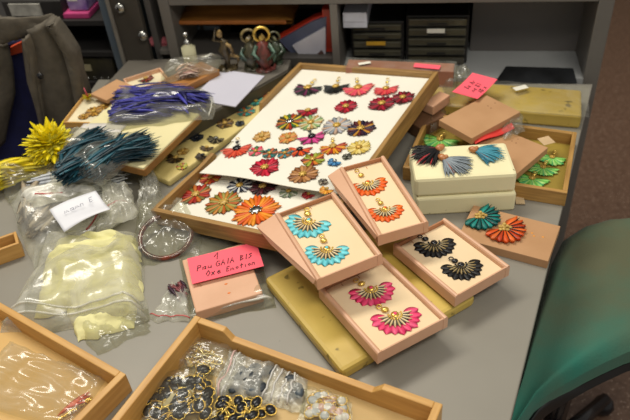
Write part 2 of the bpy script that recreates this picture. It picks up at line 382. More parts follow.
# wooden bowl-edged board hung on upper part + grey box behind figurines
zb2 = C(230, 26, .03).z
t = thing('wooden_tray', 'long curved wooden tray above the figurines under the upper shelf', 'tray', MC @ T((C(176, 25, .04).x, .04, zb2)))
L_ = C(292, 20, .04).x-C(176, 25, .04).x
m = MB(); n = 16
m.grid(lambda u, v: (L_*u, .15*v, .008+.034*max(0, math.sin(PI*u))**.5*min(1, v*3)), n, 9)
m.grid(lambda u, v: (L_*u, .15*v, 0), n, 6)
m.build('tray_body', mat('warm_wood', '8a5d28', .4, '6b441b', 8, 6, (1, 8, 8)), t)
B(0, -.004, 0, L_*.95, .002, .009).build('front_rail', mat('orange_wood', 'a4632a', .4, '8a4f1f', 10), t, bevel=.002)
for xx in (L_*.06, L_*.9): B(xx, .1, -(zb2-zb)+.0, xx+.01, .12, 0).build('support_post', STEELD, t)
cbox('cardboard_panel', 'pale blue grey box standing behind the pump bottle', 'box', 190, 26, 219, 62, .14, .06, mat('pale_bluegrey', '7c8894', .6, '707c88', 5), zb_=zb)
cbox('grey_file', 'grey file standing behind the round figurines', 'file', 259, 26, 275, 62, .16, .05, mat('slate_grey', '6d7885', .6), zb_=zb)
cbox('green_case', 'green and white flat case behind the slim figurine', 'case', 233, 52, 258, 64, .13, .06, mat('green_white', '6f9a82', .4, 'b9c4bc', 30), zb_=zb)
# things on top of the upper shelf
a = C(165, 5, -.0)
t = thing('paper_stack', 'pale blue grey book lying on the upper shelf at the left', 'book', MC @ T((C(166, 3).x, .004, zs+.022)))
B(0, 0, 0, C(203, 3).x-C(166, 3).x, .15, .012).build('book_body', mat('pale_blue_paper', 'aab4c2', .5), t, bevel=.002)
t = thing('bordered_panel', 'dark panel with a pink border lying on the upper shelf edge', 'frame', MC @ T((C(210, 3).x, -.012, zs+.023)) @ RZ(.05))
w = C(243, 3).x-C(210, 3).x
B(0, 0, 0, w, .12, .006).build('border', mat('pink_rim', 'b83e5c', .5), t, bevel=.001)
B(.005, .005, .006, w-.005, .115, .0065).build('panel', mat('charcoal_panel', '262628', .4), t)
# ------------------------------------------------------------------ riser desk with figurines
ra = at(288, 67, .045); rb = at(146, 148, .045); rd = at(58, 135, .045)
lc_ = CO+CUx*(ra-CO).dot(CUx)-CVx*.004
re = CO+CUx*((rd-CO).dot(CUx)+.03)-CVx*.004
rs = thing('desk_riser', 'grey slab riser on the worktable that carries the figurines and open boxes', 'riser', T((0, 0, TZ)))
MB().prism([(rb.x, rb.y), (ra.x, ra.y-.008), (lc_.x, lc_.y), (re.x, re.y), (rd.x, rd.y)], .0, .045).build('slab', mat('grey_brown_board', '6a655c', .5, '5f5a52', 6), rs, bevel=.002)
MB().prism([(rb.x-.002, rb.y-.003), (ra.x+.001, ra.y-.011), (ra.x-.001, ra.y-.0085), (rb.x-.003, rb.y)], .004, .04).build('edge_band', mat('dark_edge_band', '4a463c', .5), rs)
HD = .045
def flat(name, label, cat, q, t, h, m, group=None, bevel=.001, tw=4000):
    M, w, d = pose(q, t, h+t, tw); o = thing(name, label, cat, M, group); MB().box(0, 0, 0, w, d, t).build('body', m, o, bevel=bevel); return o, M, w, d
M, w, d = pose([(222, 77), (270, 74), (232, 96), (188, 104)], .002, HD+.0025, 4000)
tag(MB().box(0, 0, 0, w, d, .002).build('white_sheet', mat('lilac_white_paper', 'bfbecb', .6, 'b7b6c4', 5), None, M), 'lilac white sheet of board lying in front of the figurines', 'sheet')
# figurines
def figurine(px, py, label, sc, cols, kind):
    b = at(px, py, HD+.0); M = T((b.x, b.y, TZ+HD))
    t = thing('figurine', label, 'figurine', M, 'small figurines on the riser')
    mm = [mat('fig_%s_%d' % (kind, i), c, .35, c2, 90, metal=.0, bump=.4, bscale=150) for i, (c, c2) in enumerate(cols)]
    s = sc
    MB().lathe([(0, 0), (s*.22, 0), (s*.22, s*.03), (s*.14, s*.07), (0, s*.08)]).build('base', mm[0], t)
    if kind == 'slim':
        MB().tube([(0, 0, s*.06), (s*.05, 0, s*.3), (-s*.03, 0, s*.5), (s*.02, 0, s*.68), (-s*.04, 0, s*.78)], [s*.1, s*.07, s*.1, s*.08, s*.03], 10).build('body', mm[0], t)
        MB().ell((-s*.06, 0, s*.88), (s*.07, s*.07, s*.085)).build('head', mm[1], t)
        MB().tube([(-s*.04, -.0, s*.7), (s*.14, -.01, s*.62), (s*.2, -.01, s*.44)], [s*.035, s*.03, s*.02]).build('arm', mm[1], t)
        MB().tube([(-s*.05, 0, s*.7), (-s*.2, -.01, s*.8), (-s*.12, 0, s*1.02)], [s*.035, s*.03, s*.018]).build('arm', mm[0], t)
        MB().tube([(s*.1, 0, s*.35), (s*.28, 0, s*.26), (s*.2, 0, s*.06)], [s*.05, s*.05, s*.02]).build('drapery', mm[1], t)
    else:
        MB().tube([(0, 0, s*.06), (0, 0, s*.2), (0, 0, s*.42), (s*.01, 0, s*.62), (0, 0, s*.72)], [s*.13, s*.2, s*.2, s*.13, s*.06], 12).build('body', mm[0], t)
        MB().ell((0, 0, s*.78), (s*.08, s*.08, s*.09)).build('head', mm[1], t)
        ring = [(s*.17*math.cos(a), s*.02, s*.84+s*.17*math.sin(a)) for a in [2*PI*i/16 for i in range(16)]]
        MB().tube(ring, s*.035, 8, closed=True).build('halo', GOLD if kind == 'gold' else mm[1], t)
        for sg in (-1, 1):
            MB().tube([(sg*s*.12, -.004, s*.6), (sg*s*.25, -.01, s*.45), (sg*s*.1, -.02, s*.35)], [s*.05, s*.045, s*.03]).build('arm', mm[2], t)
            MB().tube([(sg*s*.16, 0, s*.1), (sg*s*.24, 0, s*.3), (sg*s*.14, 0, s*.55)], [s*.03, s*.06, s*.03]).build('cloak', mm[2], t)
_n0 = set(o.name for o in bpy.data.objects)
figurine(228, 69, 'slim antique bronze dancing figurine with raised arm', .095, [('5f5238', '2c251a'), ('a58a58', '5a452c')], 'slim')
figurine(253, 68, 'round dull bronze figurine with a dark ring halo, left of the gold one', .088, [('55513c', '2c2a20'), ('8a7a4c', '4c4230'), ('4b6a60', '3a3a2c')], 'ring')
figurine(266, 69, 'red and green round figurine with a bright gold ring halo', .095, [('7b3a34', '463029'), ('b0903f', '6f5a2a'), ('6d8c7a', '35483c')], 'gold')
figurine(277, 62, 'small dark green figurine at the right end of the figurine row', .07, [('44503c', '26291f'), ('6b6a4c', '3b3a2a'), ('3c5a48', '2a2f24')], 'green')
for o_ in [o for o in bpy.data.objects if o.name not in _n0 and o.type == 'MESH' and 'halo' not in o.name]:
    for v_ in o_.data.vertices: v_.co += Vector([noise.noise(v_.co*110+Vector((k*9, 0, 0))) for k in range(3)])*.0055
# pump bottle
b = at(192, 66, HD)
t = thing('pump_bottle', 'small clear pump bottle of cream coloured liquid behind the plastic bag', 'bottle', T((b.x, b.y, TZ+HD)))
MB().lathe([(0, 0), (.015, 0), (.0155, .004), (.0155, .046), (.007, .052), (.007, .054), (0, .054)]).build('glass_body', mat('cream_bottle', 'cfcba8', .2), t)
MB().lathe([(.007, .0), (.007, .008), (.003, .009), (.003, .018), (.006, .019), (.006, .026), (0, .027)], (0, 0, .054)).build('pump_head', SILV, t)
# ------------------------------------------------------------------ jacket on the chair, far left
YJ = 1.33
jk = thing('office_chair', 'navy blue office chair with a jacket over its back, far left', 'chair', T((-.72, 1.36, 0)))
o = T((.72, -1.36, 0))
def vquad(pts, y0, y1, M): return vprism([(p[0], p[1]) for p in pts], y0, y1)
def J(px, py, Y=YJ): p = vat(px, py, Y); return (p.x, p.z)
bk = vprism([J(8, 42, 1.36), J(28, 38, 1.36), J(50, 150, 1.36), J(-30, 170, 1.36), J(-40, 60, 1.36)], 1.36, 1.40)
bk.build('backrest', mat('navy_fabric', '161b4e', .75, '12163f', 60, bump=.2), jk, o, bevel=.006)
vprism([J(10, 48, 1.35), J(25, 40.5, 1.35), J(24, 52, 1.35), J(10.5, 56, 1.35)], 1.352, 1.36).build('orange_tab', mat('orange_tab', 'd8512a', .6), jk, o)
MB().box(-.98, 1.0, .42, -.66, 1.36, .48).build('seat', mat('navy_fabric', ''), jk, o, bevel=.02)
MB().tube([(-.82, 1.2, .06), (-.82, 1.2, .42)], .025).build('gas_post', BLK, jk, o)
MB().tube([(-.82, 1.2, .3), (-.82, 1.4, .3), (-.82, 1.42, .5), (-.8, 1.41, .75)], .012).build('back_bar', BLK, jk, o)
for i in range(5):
    a = i*2*PI/5+.3
    MB().tube([(-.82, 1.2, .09), (-.82+.2*math.cos(a), 1.2+.17*math.sin(a), .05)], [.02, .013]).build('base_leg', BLK, jk, o)
    MB().ell((-.82+.2*math.cos(a), 1.2+.17*math.sin(a), .025), (.025, .025, .025)).build('castor', BLK, jk, o)
JM = mat('taupe_wool', '5b5448', .85, '4d473d', 45, bump=.35, bscale=200)
JL = mat('taupe_wool_lapel', '625a4d', .85, '544d42', 45, bump=.35, bscale=200)
jt = thing('jacket', 'taupe grey jacket draped over the back of the navy chair', 'jacket', T((-.6, 1.33, .8)))
oj = T((.6, -1.33, -.8))
def strip(L, R, bulge, name, mm, par, y=YJ, thick=.02, nz=.006, seed=0):
    """cloth panel between two pixel poly-lines, bulging, closed with thickness"""
    def samp(P, t):
        s = t*(len(P)-1); i = min(int(s), len(P)-2); f_ = s-i; return (P[i][0]*(1-f_)+P[i+1][0]*f_, P[i][1]*(1-f_)+P[i+1][1]*f_)
    def fr(u, v):
        a = samp(L, v); b = samp(R, v); q = vat(a[0]*(1-u)+b[0]*u, a[1]*(1-u)+b[1]*u, y)
        dz = bulge*max(0, math.sin(PI*u))
        wv = noise.noise(Vector((u*5+seed, v*3, seed)))*nz+noise.noise(Vector((u*14, v*4+seed, 2)))*nz*.4
        return (q.x, y-dz-wv, q.z)
    m = MB(); m.grid(fr, 24, 30)
    o = m.build(name, mm, par, oj); sd = o.modifiers.new('s', 'SOLIDIFY'); sd.thickness = thick; sd.offset = 0
    return o
strip([(-36, 8), (-36, 20), (-36, 30), (-36, 40)], [(50, 14), (60, 22), (54, 26), (30, 30)], .03, 'back_yoke', JM, jt, seed=1)
strip([(25, 26), (29, 60), (35, 90), (43, 120), (50, 150)], [(52, 14), (68, 34), (80, 66), (90, 98), (86, 130)], .035, 'front_panel', JM, jt, seed=4)
strip([(-40, 40), (-40, 80), (-40, 120), (-40, 160)], [(4, 42), (9, 60), (12, 90), (2, 140)], .04, 'front_panel', JM, jt, seed=6, nz=.008)
strip([(23, 38), (24, 50), (28, 80), (38, 110), (46, 140)], [(32, 30), (38, 52), (41, 76), (45, 110), (48, 140)], .02, 'lapel', JL, jt, y=YJ-.03, seed=8, thick=.006)
q = vat(40, 76, YJ-.06); MB().ell((q.x, q.y, q.z), (.007, .004, .007)).build('button', BLK, jt, oj)
strip([(52, 17), (66, 42), (74, 68), (78, 92)], [(55, 18), (76, 48), (84, 78), (89, 104)], .03, 'sleeve', JM, jt, y=YJ-.02, seed=10)
# ------------------------------------------------------------------ trays (drawers)
def board(m, p0, p1, prof, th, M=None):
    """upright board from p0 to p1 with top profile [(s,z)...], thickness th to its left"""
    p0 = Vector(p0); p1 = Vector(p1); u = (p1-p0).normalized(); n = Vector((-u.y, u.x)); L_ = (p1-p0).length
    pts = [(0, 0)]+[(s*L_, z) for s, z in prof]+[(L_, 0)]; k = len(pts)
    f = lambda s, z, o_: (p0.x+u.x*s+n.x*o_, p0.y+u.y*s+n.y*o_, z)
    m.add([f(s, z, 0) for s, z in pts]+[f(s, z, th) for s, z in pts], [tuple(range(k)), tuple(range(2*k-1, k-1, -1))]+[(i, k+i, k+(i+1) % k, (i+1) % k) for i in range(k)])
    return m
def tray(name, label, M, w, d, h, th, mats, floor_m, fl=.004, profs=None, group=None, cat='tray', fz=0.):
    t = thing(name, label, cat, M, group); profs = profs or {}
    full = [(0, h), (1, h)]
    board(MB(), (0, 0), (w, 0), profs.get('near', full), th).build('side_board', mats[0], t, bevel=.0012)
    board(MB(), (w-th, d), (th, d), profs.get('far', full), th).build('side_board', mats[0], t, bevel=.0012)
    board(MB(), (w, th), (w, d), profs.get('right', full), th).build('side_board', mats[1], t, bevel=.0012)
    board(MB(), (0, d), (0, th), profs.get('left', full), th).build('side_board', mats[1], t, bevel=.0012)
    B(th, th, fz, w-th, d-th, fz+fl).build('base_panel', floor_m, t)
    return t
# ------------------------------------------------------------------ display tray with the white cards
TQ = [(300, 66), (437, 68), (313, 248), (150, 206.7)]
TH = .032
MT, tw_, td_ = pose(TQ, TH, .061, 12)
ys = lambda px, py: 1-loc(MT, px, py, TH).y/td_
n1, n2 = ys(268, 104), ys(216, 154)
notch = [(0, TH), (n1, TH), (n1+.02, TH*.3), (n2-.02, TH*.3), (n2, TH*.9), (n2+.08, TH*.82), (.9, TH*.93), (1, TH)]
tray('display_tray', 'long wooden display tray holding white cards of flower earrings', MT, tw_, td_, TH, .009, (WOODD, WOODDY), WOODD, profs={'left': notch})
dt = bpy.data.objects['display_tray']
for ch in dt.children:
    if ch.name.startswith('side_board'):
        pass
zc = .010
tag(MB().box(.0095, .0095, .0045, tw_-.0095, td_*.335, zc-.001).build('display_card', WHITE, None, MT), 'white card lying in the near end of the display tray, half covered', 'card')
# upper card: from the far end of the tray, its near edge curling over the lower card
zu = .022
cA = loc(MT, 269, 106, zu); cB = loc(MT, 412, 112, zu); cC = loc(MT, 345, 196, zu); cD = loc(MT, 199, 172, zu+.010)
tag(MB().box(.0095, loc(MT, 300, 150, zu).y, zu-.003, tw_-.0095, td_-.0095, zu-.0015).build('display_card', WHITE, None, MT), 'white card at the far end of the display tray, under the far fan row', 'card')
def upz(u, v): return .0015*math.sin(PI*u)*v+.008*v**4*(1-.5*u)
def uc(u, v, o_=0.):
    a = cA.lerp(cB, u); b = cD.lerp(cC, u)
    p = a.lerp(b, v); w_ = .003*math.sin(2*PI*u)*v**3
    return (min(p.x, tw_-.010), p.y+w_, zu+upz(u, v)+o_)
m = MB(); m.grid(lambda u, v: uc(u, v), 20, 24); m.grid(lambda u, v: uc(u, 1-v, -.0012), 20, 24)
for (fa) in (lambda t, s: uc(t, 1, -s*.0012), lambda t, s: uc(1-t, 0, -s*.0012), lambda t, s: uc(0, t, -s*.0012), lambda t, s: uc(1, 1-t, -s*.0012)):
    m.grid(lambda u, v, fa=fa: fa(u, v), 20, 1)
tag(m.build('display_card', WHITE, None, MT), 'large white card on top in the display tray, its near edge curling up', 'card')
# foam underlay so the card lies on something
MB().box(.0095, td_*.34, .0045, tw_-.0095, td_-.0095, zu-.0035).build('foam_underlay', mat('underlay_foam', 'cfc9b0', .8), dt)
# ------------------------------------------------------------------ flower jewellery
def pm(c, i=0):
    """petal material from hex"""
    return mat('petal_'+c, c, .45, None, 70, bump=.15, bscale=220, trans=.12)
FL = 'flower earrings on the white cards'
GOLDB = mat('gold_beadwork', 'e0bc62', .4, 'a88432', 300, metal=.3)
def flower(M, zp, c, r, cols, n=14, half=False, up=None, ctr='gold', label='', name='flower_earring', cat='earring', group=FL, rw=1., point=.62, rings=0, cr=.22, wfac=2.1, edge=None, inner=.14):
    """c: pixel of its centre; r: pixel radius across; up: pixel of the connector above it"""
    p = loc(M, c[0], c[1], zp); e = loc(M, c[0]+r, c[1], zp); R = (e-p).length*rw
    a0 = -PI/2
    if up: q = loc(M, up[0], up[1], zp); a0 = math.atan2(q.y-p.y, q.x-p.x)+PI
    elif half: a0 = random.uniform(-1.9, -1.2)
    else: a0 = random.uniform(0, 6)
    Mf_ = M @ T((p.x, p.y, zp))
    if SURF is not None and M is MT and zp == 'x': pass
    t = thing(name, label, cat, Mf_, group)
    m = MB(); k = len(cols); mats_ = [pm(x) for x in cols]; n = int(n*1.25)
    span = 2*PI if not half else PI*1.12
    for i in range(n):
        a = a0+(span*(i/n) if not half else (i/(n-1)-.5)*span)
        rr = R*random.uniform(.86, 1.06)
        m.petal(a+random.uniform(-.05, .05), R*inner, rr, wfac*2*PI*R*.5/n*(1 if not half else .62), .0007, .0004, random.uniform(.0004, .0016), mi=(i if half else i) % k, point=point)
    for j in range(rings):
        n2 = max(6, n//2)
        for i in range(n2):
            a = a0+((i+.5)/n2*2*PI if not half else (i/(n2-1)-.5)*span)
            m.petal(a, R*.1, R*.62*random.uniform(.9, 1.1), 1.3*PI*R/n2*(.6 if not half else .4), .0011, .0018, .003, mi=(i+1) % k, point=.7)
    m.build('petals', mats_, t)
    cm = {'gold': GOLDB, 'goldp': GOLDP, 'silver': SILV, 'black': BLK, 'white': pm('e8e0c8')}[ctr]
    m = MB(); m.ell((0, 0, .0035), (R*cr, R*cr, .0022))
    for i in range(8):
        a = i*PI/4; m.ell((R*cr*1.05*math.cos(a), R*cr*1.05*math.sin(a), .0032), (R*.06, R*.06, .0013), nu=6, nv=4)
    m.build('center', cm, t)
    if up:
        u_ = Vector((math.cos(a0+PI), math.sin(a0+PI), 0)); L2 = (q-p).length
        m = MB(); m.ell(u_*L2*.62+Vector((0, 0, .003)), (R*.13, R*.13, .0022)); m.build('connector_bead', BLK if ctr == 'black' else GOLD, t)
        ringc = u_*L2; pts = [(ringc.x+R*.11*math.cos(b), ringc.y+R*.11*math.sin(b), .003) for b in [i*PI/5 for i in range(10)]]
        MB().tube(pts, .0007, 6, closed=True).build('hook_ring', GOLD, t)
    return t
SURF = None
z2 = zu+.0008
U = [
 ((308, 88), 15, ['3a2430', '7a2c58', '2c3b30', '1e1a1c'], 13, 1, (315, 81), 'gold', 'dark plum and green fan earring, leftmost of the far row on the big card'),
 ((336, 87), 13, ['16181a', '1f2622', '0e0f10'], 13, 1, (339, 79), 'gold', 'black fan earring in the far row beside the coral one'),
 ((358, 88), 16, ['f0586a', 'f47a6a', 'ee4a66'], 12, 1, (357, 80), 'gold', 'coral pink fan earring with a teal bead, third in the far row'),
 ((386, 89), 13, ['e8484e', 'e86058', 'd83848'], 12, 1, (388, 80), 'gold', 'salmon red fan earring, rightmost of the far row'),
 ((308, 111), 11, ['9c1228', 'c01c30', '6c0c1c'], 10, 1, None, 'goldp', 'crimson folded flower earring half hidden, left end of the red row'),
 ((346, 107), 12, ['a81430', 'c82038', '780e20'], 14, 0, None, 'gold', 'round crimson daisy earring alone in the middle of the red row'),
 ((382, 104), 14, ['8c1024', 'b01a38', '5c0a1a'], 14, 0, None, 'gold', 'dark red daisy earring touching the one against the tray side'),
 ((403, 98), 12, ['7c1020', 'a41830', '4c0a16'], 14, 0, None, 'gold', 'dark maroon daisy earring against the right tray side'),
 ((290, 122), 15, ['2c3018', 'c87c14', 'a8281c', '3c6a3c', 'd8c02c'], 18, 0, None, 'silver', 'spiky multicolour flower earring of green yellow red and black'),
 ((311, 123), 13, ['c8c890', '8cb070', 'e0dcc0', 'c8a060'], 16, 0, None, 'gold', 'pale green and cream flower earring beside the spiky one'),
 ((337, 126), 15, ['b8b8c0', 'd0c8bc', '98a0a8', 'c8a890'], 16, 0, None, 'gold', 'silvery grey flower earring with a gold centre'),
 ((361, 129), 15, ['38182c', '201438', 'c88c28', '5c1c20'], 16, 0, None, 'gold', 'dark purple flower earring with amber edged petals'),
 ((262, 137), 9, ['d0a050', 'c08c40', 'e0b870'], 12, 0, None, 'goldp', 'small tan flower earring left of its orange touched twin'),
 ((288, 138), 10, ['d8a858', 'c89048', 'e88840'], 12, 0, None, 'goldp', 'small tan flower earring touched with orange'),
 ((312, 137), 14, ['d83c90', 'e858a0', 'c83080', '503028'], 14, 1, (309, 130), 'black', 'magenta pink fan earring with a black centre'),
 ((300, 150), 12, ['e84c1c', 'f06c20', 'c83018', '40302c'], 12, 1, None, 'black', 'vivid orange red fan earring beside the multicolour ones'),
 ((333, 147), 14, ['e89018', 'e8a828', 'c85820', 'a82c28'], 13, 1, (333, 140), 'goldp', 'amber orange fan earring with brown roots'),
 ((359, 148), 13, ['e8d070', 'f0dc90', 'd8b850'], 14, 0, None, 'gold', 'pale lemon yellow flower earring near the right tray side'),
 ((237, 149), 15, ['e04c30', 'e86040', 'c83c28'], 15, 1, (238, 140), 'black', 'coral red fan earring with a black bead, left end of the card'),
 ((256, 152), 8, ['e85068', '4c7c50', 'e87880'], 9, 0, None, 'gold', 'small pink and green flower earring beside the coral red fan'),
 ((270, 154), 8, ['3c4c3c', 'c86840', '2c7c78'], 9, 0, None, 'gold', 'small dark green and rust flower earring in the middle cluster'),
 ((285, 154), 8, ['388890', 'b86c30', '4c5c50'], 9, 0, None, 'gold', 'small teal and copper flower earring in the middle cluster'),
 ((265, 168), 15, ['c01430', 'd82040', '901028'], 13, 0, None, 'gold', 'large crimson daisy earring near the curling edge of the card'),
 ((303, 175), 15, ['b07840', 'c89058', '8c5830'], 13, 0, None, 'gold', 'copper brown flower earring near the curling edge of the card'),
 ((313, 160), 12, ['8c8c24', 'a8b438', '8c2820', 'e08028'], 12, 0, None, 'gold', 'olive green and russet flower earring above the copper brown one'),
 ((335, 162), 8, ['3880b8', '5898c8', '2c6090'], 9, 1, None, 'silver', 'small bright blue fan earring beside the orange earring box'),
 ((347, 157), 5, ['38382c', '8c8c80', '50503c'], 8, 0, None, 'silver', 'tiny dark beaded flower earring next to the bright blue fan'),
 ((323, 182), 5, ['787060', 'b0a890', '503c38'], 8, 0, None, 'silver', 'tiny grey beaded flower earring at the corner of the orange box'),
 ((327, 190), 8, ['e8a030', 'f0b848', 'd88828'], 10, 1, None, 'goldp', 'small amber fan earring peeping out by the orange box')]
def card_z(c):                               # the height of the curling card under a pixel
    z = z2
    for _ in range(3):
        p = loc(MT, c[0], c[1], z)
        ea = (cA+cB)/2; v = (ea.y-p.y)/max(1e-6, (ea.y-(cC.y+cD.y)/2)); v = min(max(v, 0), 1); z = zu+upz(.5, v)+.0008
    return z
for c, r, cols, n, half, up, ctr, lab in U:
    flower(MT, card_z(c), c, r, cols, n, bool(half), up, ctr, lab)
Lw = [
 ((196, 195), 15, ['a02018', 'c8702c', '786c30', 'b83820'], 14, 0, None, 'goldp', 'rust red and olive flower earring nearest the tray corner'),
 ((224, 203), 18, ['888434', 'c88430', 'a8a050', 'c06020'], 18, 0, None, 'goldp', 'olive and amber flower earring between the rust and bright orange ones'),
 ((256, 211), 24, ['f08818', 'f8a028', 'e85c18', 'f07010'], 22, 0, None, 'silver', 'large bright orange sunburst flower earring with a silver centre'),
 ((211, 178), 11, ['c04820', 'a82c20', 'c89038'], 12, 0, None, 'goldp', 'red and orange flower earring half under the top card, leftmost'),
 ((240, 186), 13, ['e8e8e0', '202838', 'b8b8b8', '283048'], 16, 0, None, 'gold', 'black and white striped flower earring half under the top card'),
 ((263, 187), 14, ['401820', '5c1c28', '2c1014'], 14, 0, None, 'goldp', 'very dark maroon flower earring half under the top card'),
 ((289, 192), 10, ['909878', 'c8c8b8', '6c8068'], 11, 1, None, 'gold', 'grey green fan earring with a gold ring on the lower card'),
 ((309, 195), 7, ['b02830', 'c84040', '8c1c28'], 9, 1, None, 'gold', 'small brick red fan earring behind the turquoise earring box')]
for c, r, cols, n, half, up, ctr, lab in Lw:
    flower(MT, zc-.0005, c, r, cols, n, bool(half), up, ctr, lab, group='flower earrings on the lower card')
# ------------------------------------------------------------------ yellow slab under the earring boxes
SQ = [(262, 279), (392, 212), (470, 297), (345, 373)]
SH = .022
o, MS, sw, sd_ = flat('foam_slab', 'ochre yellow foam slab lying under the four earring boxes', 'foam', SQ, SH, 0, YEL, bevel=.006)
# ------------------------------------------------------------------ earring boxes
def earbox(label, q, h, t=.021, flap=0., tw=90., group='open kraft earring boxes'):
    M, w, d = pose(q, t, h, tw)
    o = thing('earring_box', label, 'box', M, group)
    B(.003, .003, 0, w-.003, d-.003, .0015).build('bottom', KRI, o)
    for x0 in (0, w-.0075):
        m = MB(); pts = [(x0, 0), (x0+.0075, 0), (x0+.0075, t-.003), (x0+.006, t-.0008), (x0+.00375, t), (x0+.0015, t-.0008), (x0, t-.003)]
        n = len(pts); m.add([(x, 0, z) for x, z in pts]+[(x, d, z) for x, z in pts], [tuple(range(n)), tuple(range(2*n-1, n-1, -1))]+[(i, n+i, n+(i+1) % n, (i+1) % n) for i in range(n)])
        m.build('rolled_side', KRP, o)
    B(.0076, .0005, 0, w-.0076, .0025, t-.0015).build('end_wall', KRP, o); B(.0076, d-.003, 0, w-.0076, d-.0005, t-.0015).build('end_wall', KRI, o)
    zp = t-.0085
    B(.0078, .003, .002, w-.0078, d-.0035, zp).build('pad', PAD, o)
    sl = MB()
    for (x, y) in ((.3, .93), (.55, .93), (.93, .55)): sl.box(w*x, d*y, zp, w*x+.001, d*y+.006, zp+.0003)
    sl.build('slits', KRI, o)
    if flap:
        m = MB(); fw = flap*w
        P = [(-.0005, d, t-.002), (-.0005, 0.002, t-.002), (-fw*.12, .004, t*.55), (-fw*.8, d*.74, t*.25), (-fw, d*.98, t*.6)]
        n = len(P); m.add(P+[(x, y, z-.0015) for x, y, z in P], [tuple(range(n)), tuple(range(2*n-1, n-1, -1))]+[(i, n+i, n+(i+1) % n, (i+1) % n) for i in range(n)])
        m.build('side_flap', KRP, o)
    return M, w, d, zp
def fan(M, zp, L, R_, c, conn, cols, metal, label, box_word, petals=11):
    """fan earring: L, R_ = its outer left and right tips, c = hub, conn = ring of its hook"""
    l = loc(M, *L, zp); r = loc(M, *R_, zp); h = loc(M, *c, zp); q = loc(M, *conn, zp)
    R = max((l-h).length, (r-h).length)*.5+(r-l).length*.25
    dn = Vector((-(r-l).y, (r-l).x, 0)).normalized()
    if dn.dot(h-q) < 0: dn = -dn
    a0 = math.atan2(dn.y, dn.x); t = thing('fan_earring', label, 'earring', M @ T((h.x, h.y, zp)), 'fan earrings in the open boxes')
    m = MB(); mats_ = [pm(x) for x in cols]
    span = 190
    for i in range(petals):
        a = a0+math.radians((i/(petals-1)-.5)*span); rr = R*(1.0 if i % 2 else .95)
        m.petal(a, R*.38, rr, R*.42, .0007, .0004, .0004, i % len(cols), point=.82, fold=.1)
    m.build('fringe', mats_, t)
    g = MB(); dk = MB()
    for i in range(petals):
        a = a0+math.radians((i/(petals-1)-.5)*span*.96)
        g.petal(a, R*.15, R*.66, R*.11, .0012, .0016, .0004, point=.75)
        if i < petals-1:
            a += math.radians(span/(petals-1)/2); dk.petal(a, R*.2, R*.56, R*.055, .001, .0019, 0, point=.75)
    g.build('filaments', metal[0], t); dk.build('dark_threads', metal[1], t)
    m = MB(); m.ell((0, 0, .003), (R*.17, R*.17, .0025))
    for i in range(9):
        a = a0+math.radians((i/8-.5)*200); m.ell((R*.25*math.cos(a), R*.25*math.sin(a), .003), (R*.055, R*.055, .0018), nu=6, nv=4)
    m.build('hub', metal[2], t)
    m = MB(); m.ell((0, 0, .0048), (R*.08, R*.08, .0018)); m.build('center_stone', pm(cols[0]) if metal[2] is not BLK else BLK, t)
    u_ = Vector((q.x-h.x, q.y-h.y, 0)); 
    MB().ell(u_*.62+Vector((0, 0, .003)), (R*.13, R*.16, .0028), rot=a0).build('connector_bead', metal[3], t)
    pts = [(u_.x+R*.10*math.cos(b), u_.y+R*.10*math.sin(b), .003) for b in [i*PI/6 for i in range(12)]]
    MB().tube(pts, R*.028, 6, closed=True).build('hook_ring', metal[3], t)
    return t
GM = (mat('champagne_thread', 'ecd8ac', .5, 'b89c68', 150), mat('dark_thread', '4a4440', .6), GOLD, GOLD)
BM = (mat('bronze_thread', 'b09a68', .45, '6b5a38', 150), BLK, BLK, BLK)
# orange (farthest) first
Mo, wo, do, zo = earbox('open kraft box with the orange earrings, touching the display tray', [(340, 168), (385, 153.5), (427, 218), (378, 239)], .098, tw=80, flap=.27)
fan(Mo, zo, (351, 189), (388, 180), (368, 184), (357, 172), ['ff6a18', 'ff7c24', 'ff6210'], GM, 'upper bright orange fan earring in the orange earring box', '')
fan(Mo, zo, (368, 217), (405, 212), (385, 210), (378, 201), ['ff6a18', 'ff7c24', 'ff6210'], GM, 'lower bright orange fan earring in the orange earring box', '')
Mb, wb, db, zb_ = earbox('open kraft box with the turquoise earrings, its left flap folded out', [(277, 213.3), (333.3, 190.8), (382.5, 251), (315, 282)], .106, tw=60, flap=.32)
fan(Mb, zb_, (288, 221), (331, 230), (309, 222), (307, 211), ['74e0ec', '84e8f0', '68d8e6'], GM, 'upper turquoise fan earring in the turquoise earring box', '')
fan(Mb, zb_, (306, 252), (351, 252), (327, 250), (322, 237), ['74e0ec', '84e8f0', '68d8e6'], GM, 'lower turquoise fan earring in the turquoise earring box', '')
Mk, wk, dk_, zk = earbox('open kraft box with the black earrings, rightmost of the four', [(391.4, 244), (446, 219), (511.4, 265.7), (455.7, 293.6)], .048, tw=80)
fan(Mk, zk, (415, 252), (457, 246), (434, 244), (420, 238), ['121214', '1c1c1e'], BM, 'upper black fan earring in the box of black earrings', '')
fan(Mk, zk, (448, 275), (486, 268), (461, 266), (451, 260), ['121214', '1c1c1e'], BM, 'lower black fan earring in the box of black earrings', '')
Mp, wp, dp, zp_ = earbox('open kraft box with the hot pink earrings, nearest the viewer', [(317.6, 286), (384, 259), (450, 316), (377, 352)], .050, tw=60)
fan(Mp, zp_, (353, 302), (397, 292), (371, 290), (356, 282), ['ff4c80', 'ff5c8c', 'fa4078'], GM, 'upper hot pink fan earring in the nearest earring box', '')
fan(Mp, zp_, (372, 327), (422, 316), (395, 316), (379, 308), ['ff4c80', 'ff5c8c', 'fa4078'], GM, 'lower hot pink fan earring in the nearest earring box', '')
